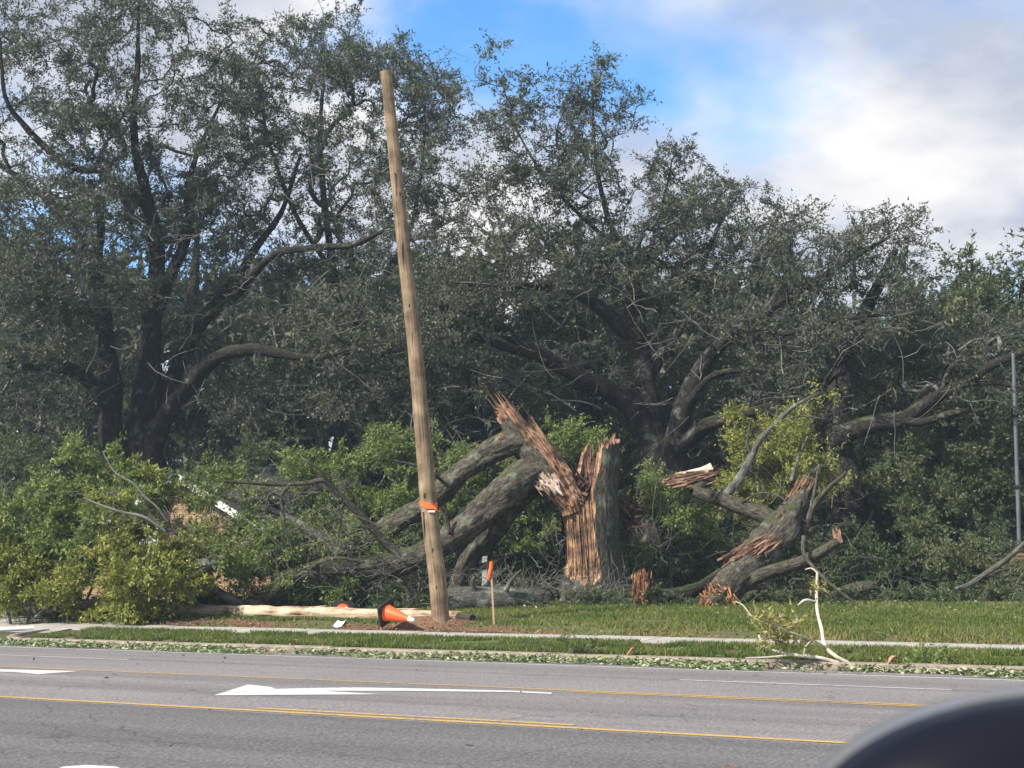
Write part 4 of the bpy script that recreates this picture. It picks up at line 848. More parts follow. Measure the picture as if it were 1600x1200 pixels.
side = [pxl((1222, 822, 41.6, 34), (1195, 806, 41.9, 32), (1152, 790, 42.2, 31), (1112, 776, 42.5, 27), (1085, 768, 42.7, 22)),
  pxl((1128, 780, 42.4, 24), (1155, 748, 42.5, 21), (1174, 712, 42.6, 18), (1184, 692, 42.6, 15), (1206, 668, 42.7, 12), (1240, 636, 42.8, 9), (1280, 614, 42.9, 5)),
  pxl((1165, 910, 40.6, 30), (1200, 893, 40.4, 25), (1250, 880, 40.2, 24), (1285, 862, 40, 22), (1310, 845, 39.9, 18)),
  pxl((1252, 840, 41.6, 20), (1262, 812, 41.6, 15), (1275, 785, 41.6, 12), (1295, 762, 41.6, 10), (1322, 738, 41.6, 6)),
  pxl((1236, 752, 42.3, 9), (1248, 715, 42.4, 8), (1262, 682, 42.5, 6)),
  pxl((1262, 812, 41.6, 8), (1272, 770, 41.7, 6), (1278, 730, 41.8, 4)),
  pxl((1256, 838, 40.0, 8), (1258, 868, 39.6, 7), (1290, 905, 39, 6), (1345, 950, 38.4, 4)),
  pxl((1174, 712, 42.6, 9), (1168, 690, 42.5, 7), (1172, 660, 42.4, 4)),
  pxl((1215, 660, 42.7, 6), (1250, 650, 42.6, 4), (1290, 655, 42.5, 3)),
  pxl((1150, 790, 42.1, 6), (1190, 770, 41.6, 4), (1225, 778, 41.4, 3))]
side = [(p_, r__ * (.66 if k in (1, 4, 5, 7, 8) else .8)) for k, (p_, r__) in enumerate(side)]
for k, (p_, r__) in enumerate(side): hero_tube('branch', p_, r__, M['bark_lichen'] if k in (1, 4, 5, 7, 8) else M['bark'], fl, 95 + k, sides=18 if k < 4 else 8, step=.09, amp=.08, furrow=.02)
g = Geo(); r_ = np.random.default_rng(3)
for k in range(7): splinter(g, P(1307 + k % 3 * 4, 848, 39.9), P(1304 + r_.uniform(-4, 8), r_.uniform(822, 835), 39.9), .1, .05, r_, .03)
g.build('snapped_tip', M['wood_red'], fl, smooth=False)
only_grow(fl, side[1:2] + side[3:6], [(1215, 690, 45, 40, 43, .6, 10), (1300, 740, 30, 30, 41.8, .5, 8), (1260, 630, 25, 25, 43, .5, 8)], 301, 'yellow_leaf', bare=.5, L=10)
# the split piece of trunk behind it
sp = thing('split_log', 'long split piece of reddish heartwood propped on the shrub beside the stump', 'log', ground_at(1085, 43.3))
G, uv, c, a, ring = hero_grid(*pxl((1042, 753, 43.4, 6), (1062, 748, 43.3, 22), (1090, 742, 43.2, 26), (1113, 738, 43.2, 28)), 28, .04, .12, 8, .03)
G = G - ring * (.07 * (vnoise(np.stack([np.broadcast_to(a[None] * 4, G.shape[:2]), np.broadcast_to(np.arange(len(G))[:, None] * .05, G.shape[:2]), np.zeros(G.shape[:2])], -1), 1, 3) > .1))[..., None]
g = Geo(); g.add(G, grid_quads(*G.shape[:2]), uv=uv); g.build('heartwood', M['wood_pale'], sp, smooth=False); jag_cap('broken_end', G, len(G) - 1, M['wood_red'], sp, .08, 2)
tear(sp, 'splinters', M['wood_red'], ((1052, 752), (1112, 742), 14), 42.95, 90, 12, (.95, 0, .2), (.35, .9), zr=.05, dn=.05)
hero_tube('support_limb', *pxl((1085, 770, 42.9, 20), (1105, 745, 43.3, 20), (1112, 738, 43.3, 16)), M['bark'], sp, 5, sides=12)

# ------------------------------------------------------------------ logs and wreckage on the ground
def log(name, label, pts, mat, seed, end0=None, end1=None, sides=28, amp=.06, furrow=.03, cat='log', **kw):
    p_, r__ = pxl(*pts); t_ = thing(name, label, cat, [p_[0][0], p_[0][1], float(gz(p_[0][0], p_[0][1]))])
    lo_, G, c = hero_tube('log', p_, r__, mat, t_, seed, sides=sides, step=.07, amp=amp, furrow=furrow)
    if end0: jag_cap('cut_end', G, 0, M[end0], lo_, .03, seed)
    if end1: jag_cap('cut_end', G, len(G) - 1, M[end1], lo_, .03, seed + 1)
    return t_
lg = log('fallen_log', 'grey mossy log with rusty cut end lying behind the leaning pole', [(676, 944, 40.2, 40), (705, 941, 40.3, 42), (760, 938, 40.6, 42), (810, 936, 40.9, 38), (850, 936, 41.2, 30)], M['bark_lichen'], 111, 'rot', 'rot')
for q_ in (((740, 925, 40.3, 10), (738, 910, 40.2, 8), (742, 900, 40.1, 5)), ((790, 922, 40.4, 9), (800, 905, 40.3, 6), (815, 890, 40.2, 3))): hero_tube('branch_stub', *pxl(*q_), M['bark_lichen'], lg, 3, sides=8)
lg = log('fallen_log', 'dark log on the lawn with an upright orange splintered end beside the stump', [(1000, 930, 41.2, 30), (1025, 934, 41.4, 32), (1060, 930, 41.8, 26), (1095, 918, 42.2, 20), (1125, 895, 42.6, 14)], M['bark_dark'], 112)
tear(lg, 'splintered_end', M['wood_orange'], ((1001, 940), (1000, 897), 19), 40.9, 170, 14, (.05, 0, 1), (.12, .45), zr=.1)
log('fallen_log', 'short dark log half hidden in the thicket right of the broken limb', [(1300, 932, 41.5, 20), (1330, 924, 41.6, 24), (1362, 916, 41.8, 20)], M['bark'], 113, 'rot', 'rot')
log('fallen_branch', 'bare curved branch rising out of the thicket toward the metal pole', [(1470, 925, 41, 6), (1510, 915, 40.9, 8), (1545, 893, 40.7, 8.5), (1575, 872, 40.5, 8), (1602, 848, 40.3, 7), (1640, 820, 40, 5)], M['bark_lichen'], 114, sides=12, cat='branch')
log('fallen_branch', 'grey branch lying in the yellow foliage at the far left', [(55, 955, 39.5, 14), (100, 945, 39.4, 15), (150, 940, 39.2, 12), (200, 925, 39, 8)], M['bark'], 115, sides=12, cat='branch')
log('fallen_branch', 'thick lichen-covered branch end showing through foliage below the house', [(230, 905, 39.0, 14), (270, 895, 38.9, 18), (310, 884, 38.8, 22), (352, 876, 38.8, 22)], M['bark_lichen'], 116, None, 'rot', sides=18, cat='branch')
log('fallen_branch', 'bare thin branch arching over the fallen crown at the left', [(262, 815, 38.3, 2.2), (245, 792, 38.2, 2.8), (225, 775, 38.2, 3.2), (208, 755, 38.2, 3), (180, 738, 38.3, 2.4), (160, 705, 38.4, 1.8)], M['twig'], 117, sides=8, cat='branch', furrow=.005)
log('fallen_branch', 'bare forked grey branch in front of the brick wall', [(258, 830, 38.2, 4), (225, 808, 38.1, 5), (190, 800, 38.1, 4), (160, 790, 38.1, 3), (130, 778, 38.2, 2)], M['twig'], 118, sides=8, cat='branch', furrow=.005)
log('fallen_branch', 'thin dark bough sagging across behind the orange stake', [(720, 895, 43.2, 9), (760, 884, 43.2, 11), (800, 872, 43.4, 11), (850, 870, 43.7, 9), (885, 872, 44, 6)], M['bark_dark'], 119, sides=10, cat='branch')

# the pale peeled log by the walk
def dlog(px, d, rad):
    a = (px - 800) / FPX; Z = d / (NX * a * 1.0 + NY); x = P(px, 960, Z)[0]; return np.array([x, Z, float(gz(x, Z)) + rad * .8]), rad
pl_ = [dlog(px, 31.7 - (px - 262) * .0009, r__) for px, r__ in ((262, .17), (300, .18), (400, .18), (520, .175), (620, .165), (700, .15), (737, .12))]
pp = np.array([q[0] for q in pl_]); rr = np.array([q[1] for q in pl_])
t_ = thing('peeled_log', 'long pale peeled log lying along the walk behind the traffic cone', 'log', [pp[0][0], pp[0][1], pp[0][2] - .15])
lo_, G, c = hero_tube('log', pp, rr, M['log_pale'], t_, 121, sides=28, step=.1, amp=.05, furrow=.02)
jag_cap('broken_end', G, 0, M['wood_red'], lo_, .15, 3); jag_cap('charred_end', G, len(G) - 1, M['rubber'], lo_, .12, 4)
r_ = np.random.default_rng(8); g = Geo()
for k in range(26):
    i = r_.integers(3, len(G) - 8); j = r_.integers(0, 27); n_ = norm(G[i, j] - c[i]); splinter(g, G[i, j], G[min(len(G) - 1, i + 6), j] + n_ * .03, r_.uniform(.04, .1), .02, r_, .02, n_)
g.build('bark_flakes', M['wood_pale'], lo_, smooth=False)['kind'] = 'stuff'

# ------------------------------------------------------------------ the leaning utility pole
pb = ground_at(690, 35.0); Zp = 35.0
t_ = thing('utility_pole', 'tall bare wooden utility pole leaning to the left beside the walk', 'utility pole', pb)
pts, rad = pxl((692, 1003, Zp, 28), (689, 977, Zp, 28), (683, 900, Zp, 27.2), (670, 790, Zp, 26), (650, 560, Zp, 23.5), (630, 380, Zp, 21.3), (614, 220, Zp, 19.4), (603, 112, Zp, 18))
po_, G, c = hero_tube('pole', pts, rad, M['pole'], t_, 131, sides=36, step=.12, amp=.006, furrow=.012)
ring = G[-1][:-1]; cen = ring.mean(0); g = Geo(); g.add(np.vstack([ring, cen[None] + [0, 0, .015]]), None, [(j, (j + 1) % len(ring), len(ring)) for j in range(len(ring))], uv=np.vstack([ring, cen[None]])[:, :2]); g.build('pole_top', M['wood_pale'], po_)
def band(name, py0, py1, mat, k0=1.02, wave=.0):
    axp = lambda y_: (np.interp(y_, [112, 220, 380, 560, 790, 900, 977], [603, 614, 630, 650, 670, 683, 689]), np.interp(y_, [112, 977], [18, 28]))
    rows = []; S = 36
    for y_ in np.linspace(py0, py1, 4):
        x_, w_ = axp(y_); p = P(x_, y_, Zp); a = np.linspace(0, 2 * np.pi, S + 1); r__ = w_ * MPP(Zp) / 2 * k0 * (1 + wave * np.sin(a * 5 + y_))
        rows.append(np.stack([p[0] + np.cos(a) * r__, p[1] + np.sin(a) * r__, p[2] + wave * .9 * np.sin(a * 2 + .6) + 0 * a], -1))
    g = Geo(); g.add(np.array(rows), grid_quads(4, S + 1)); return g.build(name, mat, t_)
rib_ = band('orange_ribbon', 785, 793, M['ribbon'], 1.05, .035)
g = Geo(); r_ = np.random.default_rng(2)
for a_, b_ in (((668, 792), (684, 797)), ((672, 790), (686, 799)), ((664, 791), (676, 796))): splinter(g, P(*a_, Zp - .23), P(*b_, Zp - .25), .07, .006, r_, .1)
g.build('ribbon_tail', M['ribbon'], rib_)
g = Geo(); g.box(P(674, 799, Zp - .235), XA, YA, ZA, .085, .006, .022); g.build('white_tag', M['white'], t_, smooth=False)
for kx, ky, rz_ in ((664, 775, .05), (683, 918, .05), (622, 250, .03), (640, 480, .035), (625, 305, .04), (677, 860, .05)):
    g = Geo(); n_ = 10; p = P(kx + .5, ky, Zp); w_ = np.interp(ky, [112, 977], [18, 28]) * MPP(Zp) / 2
    a = np.arange(n_) * 2 * np.pi / n_; V = np.stack([p[0] + np.cos(a) * rz_ * .7, np.full(n_, p[1] - w_ * .985), p[2] + np.sin(a) * rz_ * 1.6], -1)
    g.add(np.vstack([V, [[p[0], p[1] - w_ * 1.03, p[2]]]]), None, [(j, (j + 1) % n_, n_) for j in range(n_)]); g.build('knot', M['rot'], po_)
g = Geo()
for (x0, y0, x1, y1) in ((676, 700, 679, 760), (644, 520, 648, 575), (629, 380, 631, 420), (668, 640, 671, 690), (661, 800, 664, 850), (617, 270, 620, 310), (681, 930, 683, 960), (690, 880, 693.5, 905), (692, 900, 695, 925), (664, 768, 665, 782)): splinter(g, P(x0, y0, Zp - .17), P(x1, y1, Zp - .17), .03, .02, r_, .0)
g.build('crack', M['rot'], po_, smooth=False)['kind'] = 'stuff'
# mound of dug earth round its foot
a = np.linspace(0, 2 * np.pi, 33); rows = []
for f, h in ((1.0, -.03), (.8, .05), (.55, .13), (.3, .19), (.0, .22)):
    rr_ = f * (1 + .22 * vnoise(np.stack([np.cos(a) * 2, np.sin(a) * 2, a * 0 + f], -1), 1, 3)); x = pb[0] - .25 + np.cos(a) * rr_ * 1.25; y = pb[1] + .1 + np.sin(a) * rr_ * .6
    rows.append(np.stack([x, y, gz(x, y) + h * (1 + .3 * vnoise(np.stack([x, y, x * 0], -1), 5, 2))], -1))
g = Geo(); g.add(np.array(rows), grid_quads(5, 33)); o = g.build('earth_mound', M['mulch'], None, origin=pb); tag(o, 'low mound of reddish dug earth at the foot of the leaning pole', 'mound')

# ------------------------------------------------------------------ traffic cones, stake, scraps
def cone(label, base_c, axis, up, L_=.86, group='toppled traffic cones', band=True):
    axis = norm(np.array(axis, float)); s = norm(np.cross(axis, up)); u = np.cross(s, axis); base_c = np.array(base_c, float)
    t_ = thing('traffic_cone', label, 'traffic cone', [base_c[0], base_c[1], float(gz(base_c[0], base_c[1]))], group)
    S = 32; a = np.arange(S + 1) / S * 2 * np.pi; dirs = np.cos(a)[:, None] * s + np.sin(a)[:, None] * u
    pr = [(.0, .22), (.02, .205), (.10, .185), (.30, .15), (.55, .105), (.80, .062)]; n0 = [base_c + axis * (.035 + L_ * f) + dirs * r__ for f, r__ in pr]
    g = Geo(); g.add(np.array(n0), grid_quads(len(n0), S + 1)); g.build('cone_body', M['orange'], t_)
    n1_ = [base_c + axis * (.035 + L_ * f) + dirs * r__ for f, r__ in ((.80, .065), (.90, .049), (.97, .037), (1.0, .03), (1.0, .018), (.93, .016))]
    g = Geo(); g.add(np.array(n1_), grid_quads(len(n1_), S + 1)); g.build('collar', M['white'], t_)
    # square rubber base with rounded corners
    ol = []
    for cx_, cy_, q0 in ((1, 1, 0), (-1, 1, 90), (-1, -1, 180), (1, -1, 270)):
        for q in np.linspace(q0, q0 + 90, 5): ol.append((cx_ * .17 + .055 * math.cos(R(q)), cy_ * .17 + .055 * math.sin(R(q))))
    n_ = len(ol); V = []
    for h, k in ((0, 1), (.038, 1), (.046, .96)): V += [base_c + axis * h + (s * x + u * y) * k * 1.28 for x, y in ol]
    V += [base_c, base_c + axis * .046]
    Q = [(k * n_ + j, k * n_ + (j + 1) % n_, (k + 1) * n_ + (j + 1) % n_, (k + 1) * n_ + j) for k in range(2) for j in range(n_)]
    T_ = [(j, 3 * n_, (j + 1) % n_) for j in range(n_)] + [(2 * n_ + j, 2 * n_ + (j + 1) % n_, 3 * n_ + 1) for j in range(n_)]
    g = Geo(); g.add(V, Q, T_); g.build('rubber_base', M['rubber'], t_, smooth=False); return t_
b0 = P(603, 957, 34.75); tip = P(653, 971, 34.2)
cone('orange traffic cone toppled on the bare soil with its white tip toward the pole', b0, tip - b0, norm(np.array([.05, -.55, .8])))
b1 = P(535, 955, 38.3); cone('orange traffic cone lying mostly hidden behind the pale peeled log', b1 + [0, .1, -.02], (.25, -1, .12), norm(np.array([.12, .1, 1])))
sb = ground_at(772, 34.6); stp = P(767, 880, 34.6)
t_ = thing('survey_stake', 'thin wooden survey stake with orange flagging standing on the lawn', 'stake', sb)
g = Geo(); ax = norm(stp - sb); L_ = np.linalg.norm(stp - sb); cxs = norm(np.cross(ax, YA)); g.box((sb + stp) / 2 - [0, 0, .05], cxs, YA, ax, .022, .012, L_ / 2 + .05); g.build('stake', M['stake'], t_, smooth=False)
rows = []
for f, (xa, xb) in ((0, (765, 770.5)), (.25, (764.5, 770.5)), (.5, (763, 769.5)), (.75, (761.5, 767)), (1, (761, 766))):
    y_ = 878 + f * 28; rows.append([P(xa, y_, 34.57 + .02 * math.sin(f * 7)), P((xa + xb) / 2, y_ - 1, 34.54 - .015 * math.cos(f * 9)), P(xb, y_, 34.575)])
rows = np.array(rows); g = Geo(); g.add(np.concatenate([rows, (rows + [0, .012, 0])[:, ::-1]], 1), [q for q in grid_quads(5, 6)]); g.build('flagging', M['ribbon'], t_)
def sheet(name, label, cat, quad, mat, thick=.006, curl=.05, seed=1):
    r_ = np.random.default_rng(seed); n_ = 5; A_, B_, C_, D_ = (np.array(q, float) for q in quad); V = []
    for i in range(n_):
        for j in range(n_):
            u, v = i / 4, j / 4; p = (A_ * (1 - u) + B_ * u) * (1 - v) + (D_ * (1 - u) + C_ * u) * v; V.append(p + [0, 0, curl * (abs(u - .5) + .6 * r_.uniform(0, 1) * v)])
    V = np.array(V).reshape(n_, n_, 3); g = Geo(); g.add(V, grid_quads(n_, n_)); nb = g.n; g.add(V - [0, 0, thick], grid_quads(n_, n_)[:, ::-1])
    o = g.build(name, mat, None, origin=[V[..., 0].mean(), V[..., 1].mean(), V[..., 2].min() - thick]); tag(o, label, cat); return o
def gp(px, py):
    """photo pixel -> point on the ground"""
    d, t_ = pix_on_road(px, py); return DT(d, t_, .03)
sheet('paper', 'crumpled white sheet of paper on the soil beside the walk', 'paper', [gp(519, 982), gp(533, 983), gp(541, 974), gp(529, 974)], M['paper'], curl=.07)
pa, pb2 = gp(-20, 989), gp(52, 985); t_ = thing('white_pipe', 'white plastic pipe lying on the driveway at the left edge', 'pipe', pa)
hero_tube('pipe', np.array([pa, (pa + pb2) / 2, pb2]) + [0, 0, .03], np.array([.055, .055, .055]), M['paper'], t_, 1, sides=14, amp=0, furrow=0)
def curled_leaf(px, py, size, label, seed):
    c = gp(px, py); r_ = np.random.default_rng(seed); V = []
    for i in range(7):
        u = i / 6; wv = math.sin(math.pi * min(1, u * .9 + .08)) * size * .42
        for j in range(5): v = j / 2 - 1; V.append(c + [(u - .5) * size * .7 + r_.normal() * .01, v * wv * .7, .05 + size * (.75 * u * (1 - .4 * u)) + abs(v) ** 1.5 * wv * .6])
    V = np.array(V).reshape(7, 5, 3); g = Geo(); g.add(V, grid_quads(7, 5)); g.add(V - [0, 0, .004], grid_quads(7, 5)[:, ::-1]); o = g.build('dry_leaf', M['dry_leaf'], None, origin=c); tag(o, label, 'leaf')
curled_leaf(1396, 1049, .34, 'large curled dry brown leaf in the gutter right of the pale branch', 1)
curled_leaf(988, 1031, .26, 'dry brown leaf at the kerb below the hollow stump', 2)
curled_leaf(458, 1014, .22, 'small dry brown leaf on the kerb at the left of the cones', 3)

# the pale branch on the verge
fb0 = gp(1318, 1037); t_ = thing('fallen_branch', 'pale peeled branch with yellowing leaves lying across the verge and kerb', 'branch', fb0); Zf = fb0[1]
br = [pxl((1326, 1036, Zf, 6), (1305, 1025, Zf, 6.5), (1288, 1008, Zf + .3, 6), (1284, 985, Zf + .5, 5.5), (1277, 955, Zf + .8, 5), (1276, 925, Zf + 1, 4.5), (1277, 895, Zf + 1, 4)),
  pxl((1310, 1036, Zf - .1, 6), (1280, 1028, Zf - .1, 5.5), (1240, 1023, Zf - .1, 5), (1215, 1018, Zf, 4), (1195, 1010, Zf + .1, 3.5), (1185, 992, Zf + .2, 2.5)),
  pxl((1290, 1012, Zf + .2, 5), (1268, 1000, Zf, 4), (1240, 990, Zf - .2, 4), (1215, 980, Zf - .3, 3.5), (1180, 967, Zf - .4, 3), (1160, 945, Zf - .4, 2.2), (1148, 940, Zf - .4, 1.5)),
  pxl((1277, 895, Zf + 1, 3.5), (1268, 888, Zf + 1, 2.5), (1258, 890, Zf + 1, 1.5)), pxl((1275, 940, Zf + .9, 3), (1258, 938, Zf + .8, 5), (1246, 946, Zf + .7, 1.5)),
  pxl((1240, 1023, Zf - .1, 3), (1200, 1027, Zf - .3, 3), (1165, 1028, Zf - .4, 2)), pxl((1268, 1000, Zf, 3), (1258, 1012, Zf - .3, 2), (1256, 1025, Zf - .3, 1.5))]
for k, (p_, r__) in enumerate(br): hero_tube('branch', p_, r__, M['twig_pale'], t_, 4 + k, sides=8, step=.05, amp=.05, furrow=.003)
only_grow(t_, br[1:4], [(1210, 975, 28, 22, Zf - .2, .3, 12), (1240, 1000, 35, 16, Zf - .1, .3, 10), (1200, 1000, 18, 14, Zf, .3, 6), (1278, 915, 10, 10, Zf + .9, .2, 3), (1190, 965, 12, 10, Zf - .4, .2, 4), (1245, 975, 14, 14, Zf - .2, .2, 4)], 401, 'pale_yellow_leaf', tm='twig_pale', brm='twig_pale', clump=1, T=4, L=5, tlen=(.1, .3), lsize=(.07, .12), tip=.004, trad=.003)

# ------------------------------------------------------------------ the brick house behind the fallen crown
ZH = 46.5; hb = ground_at(278, ZH)
h_ = thing('brick_house', 'tan brick house with white gable trim glimpsed through the fallen crown', 'house', hb)
pk = P(278, 745, ZH); eL = P(118, 846, ZH); eR = P(438, 846, ZH); zb = hb[2] - .4
def poly_wall(name, pts2, y, mat):
    V = [(x, y, z) for x, z in pts2] + [(x, y + .2, z) for x, z in pts2]; n_ = len(pts2); me = bpy.data.meshes.new(name)
    off = np.array(hb); me.from_pydata([tuple(np.array(v) - off) for v in V], [], [list(range(n_)), list(range(n_, 2 * n_))[::-1]] + [[j, (j + 1) % n_, n_ + (j + 1) % n_, n_ + j][::-1] for j in range(n_)])
    l = me.uv_layers.new(name='UVMap')
    for lp in me.loops: v = me.vertices[lp.vertex_index].co; l.data[lp.index].uv = (v.x, v.z)
    me.materials.append(mat); o = bpy.data.objects.new(name, me); C.objects.link(o); o.parent = h_; return o
poly_wall('gable_wall', [(eL[0] + .3, zb), (eR[0] - .3, zb), (eR[0] - .3, eR[2] - .05), (pk[0], pk[2] - .25), (eL[0] + .3, eL[2] - .05)], ZH, M['brick'])
for e, sgn in ((eL, -1), (eR, 1)):
    a_ = np.array([pk[0], 0, pk[2]]); b_ = np.array([e[0], 0, e[2]]); d_ = norm(b_ - a_); n_ = np.array([-d_[2], 0, d_[0]]); n_ = n_ * np.sign(n_[2]); mid = (a_ + b_) / 2; L_ = np.linalg.norm(b_ - a_)
    g = Geo(); g.box(mid + [0, ZH - .3, 0], d_, YA, n_, L_ / 2 + .1, .03, .13); g.build('white_rake_board', M['white'], h_, smooth=False)
    g = Geo(); g.box(mid + [0, ZH + 3.6, 0] + n_ * .19, d_, YA, n_, L_ / 2 + .16, 4.0, .05); g.build('roof', M['shingle'], h_, smooth=False)
g = Geo(); g.box([pk[0] + 3.2, ZH + 5.2, pk[2] + .1], XA, norm(np.array([0, 1, .5])), norm(np.array([0, -.5, 1.])), 2.2, 1.6, .06); g.build('roof_wing', M['shingle'], h_, smooth=False)
wx = P(236, 836, ZH); g = Geo(); g.box([wx[0], ZH - .03, wx[2] - .35], XA, YA, ZA, .42, .04, .6); wnd = g.build('window', M['white'], h_, smooth=False)
for sz in (-1, 1): g = Geo(); g.box([wx[0], ZH - .085, wx[2] - .35 + sz * .28], XA, YA, ZA, .34, .012, .25); g.build('pane', M['white'] if sz > 0 else M['glass'], wnd, smooth=False)
g = Geo(); wx = P(254, 812, ZH); g.box([wx[0], ZH - .08, wx[2] - .5], XA, YA, ZA, .09, .06, 1.3); g.build('downspout', M['rubber'], h_, smooth=False)
wx = P(150, 836, ZH); g = Geo(); g.box([wx[0], ZH - .04, wx[2]], XA, YA, ZA, .3, .04, .5); wnd = g.build('window', M['white'], h_, smooth=False)
g = Geo(); g.box([wx[0], ZH - .09, wx[2]], XA, YA, ZA, .22, .012, .4); g.build('pane', M['glass'], wnd, smooth=False)

# a white mailbox post glimpsed behind the bent limb
wp = ground_at(757, 44.4); t_ = thing('garden_post', 'pale grey post glimpsed behind the survey stake', 'post', wp); g = Geo(); a = P(757, 872, 44.4)
g.box([wp[0], 44.4, (wp[2] + a[2]) / 2], XA, YA, ZA, .08, .08, (a[2] - wp[2]) / 2); g.build('post', M['post_grey'], t_, smooth=False)
g = Geo(); g.box([wp[0], 44.4, a[2] + .03], XA, YA, ZA, .09, .09, .03); g.build('cap', M['post_grey'], t_, smooth=False)

# the metal pole and the pedestal at the right edge
mb = ground_at(1592, 46.5); t_ = thing('metal_pole', 'slim grey metal pole at the right picture edge', 'pole', mb)
hero_tube('shaft', *pxl((1593, 905, 46.5, 6.4), (1592, 835, 46.5, 6.2), (1587, 680, 46.5, 5.8), (1583, 552, 46.5, 5.4)), M['steel'], t_, 1, sides=16, step=.4, amp=0, furrow=0)
g = Geo(); g.box([mb[0], 46.5, mb[2] + .05], XA, YA, ZA, .17, .17, .06); g.build('base_plate', M['steel'], t_, smooth=False)
for y_ in (650, 760): p = P(np.interp(y_, [555, 835], [1583, 1592]), y_, 46.5); g = Geo(); g.box(p, XA, YA, ZA, .11, .11, .04); g.build('clamp', M['rubber'], t_, smooth=False)
eb = ground_at(1597, 44.5); t_ = thing('utility_pedestal', 'small brown utility pedestal at the right edge below the metal pole', 'utility box', eb); a = P(1597, 868, 44.5); hh = a[2] - eb[2]
g = Geo(); g.box([eb[0], 44.5, eb[2] + hh / 2], XA, YA, ZA, .26, .2, hh / 2); g.build('cabinet', M['brown'], t_, smooth=False)
g = Geo(); g.box([eb[0], 44.5, eb[2] + hh + .03], XA, YA, ZA, .29, .23, .035); g.build('lid', M['brown'], t_, smooth=False)

# ------------------------------------------------------------------ bare brush tangled on the ground
def brush(label, boxes, n, seed, mat='twig', ln=(.3, 1.1), r0=.009):
    r_ = np.random.default_rng(seed); st = []
    for (x0, x1, y0, y1, Z0, Z1, k) in boxes:
        for _ in range(k): st.append(P(r_.uniform(x0, x1), r_.uniform(y0, y1), r_.uniform(Z0, Z1)))
    st = np.array(st); st[:, 2] = np.maximum(st[:, 2], gz(st[:, 0], st[:, 1]) + .05); N = len(st); K = 6
    d = norm(r_.normal(size=(N, 3)) * [1, .7, .7] + [0, 0, .25]); L_ = r_.uniform(*ln, N); tt = np.linspace(0, 1, K)[None, :, None]
    Pt = st[:, None] + d[:, None] * L_[:, None, None] * tt + r_.normal(size=(N, 1, 3)) * .35 * L_[:, None, None] * tt ** 2 + r_.normal(size=(N, K, 3)) * .025
    Pt[..., 2] = np.maximum(Pt[..., 2], gz(Pt[..., 0], Pt[..., 1]) + .03)
    Rd = r0 * (1 - .75 * tt[..., 0]) * r_.uniform(.6, 1.5, (N, 1)); V, Q, uv, ix = tubes(Pt, Rd, 4)
    o = mesh_obj('brushwood', V, Q, None, M[mat], None, uv, origin=list(st.mean(0))); tag(o, label, 'brushwood', kind='stuff')
brush('tangle of bare grey twigs round the foot of the hollow stump', [(760, 990, 900, 950, 40.5, 42, 200), (840, 890, 820, 930, 41.3, 42, 50), (690, 780, 890, 945, 40.5, 41.5, 60)], 0, 501)
brush('tangle of grey twigs in the fallen crown under the bent limbs', [(330, 560, 760, 940, 39.3, 40.5, 240), (120, 320, 760, 900, 38, 39, 90), (560, 680, 880, 945, 40, 41, 90), (420, 640, 800, 900, 39.6, 40.4, 120)], 0, 502, r0=.008)
brush('grey twigs sticking out of the thicket on the right', [(1120, 1330, 740, 930, 40.5, 42.5, 130), (1340, 1600, 850, 940, 41, 43, 120)], 0, 503, r0=.008)
brush('pale bare twigs standing up out of the green shrub behind the pole', [(540, 800, 650, 780, 44.5, 46, 80), (1000, 1060, 760, 880, 42.5, 44, 40)], 0, 504, ln=(.6, 1.6), r0=.008)
def gbrush(label, d, t_, r_):
    N = len(d); st = np.stack([NX * d + NY * t_, NY * d - NX * t_, gz_d(d) + .05], -1); a = r_.uniform(0, 6.28, N); L_ = r_.uniform(.15, .8, N); tt = np.linspace(0, 1, 5)[None, :, None]
    Pt = st[:, None] + np.stack([np.cos(a), np.sin(a), r_.uniform(-.05, .3, N)], -1)[:, None] * L_[:, None, None] * tt + r_.normal(size=(N, 5, 3)) * .02; Pt[..., 2] = np.maximum(Pt[..., 2], gz(Pt[..., 0], Pt[..., 1]) + .015)
    V, Q, uv, ix = tubes(Pt, .008 * (1 - .7 * tt[..., 0]) * r_.uniform(.5, 1.4, (N, 1)), 4); o = mesh_obj('broken_twigs', V, Q, None, M['twig'], None, uv, origin=list(st.mean(0))); tag(o, label, 'twigs', kind='stuff')
rg = np.random.default_rng(77); gbrush('short broken twigs strewn along the gutter and verge', rg.choice([25.3, 25.6, 26.2, 27.2, 30.2, 31.5], 170) + rg.normal(size=170) * .25, rg.uniform(-27, 0, 170), rg)
brush('grey broken twigs hanging in the oak crowns', [(0, 620, 250, 640, 48.5, 52, 150), (640, 1150, 380, 660, 47.5, 51, 130), (1150, 1500, 480, 660, 46.5, 49, 60)], 0, 505, ln=(.6, 2.2), r0=.016)

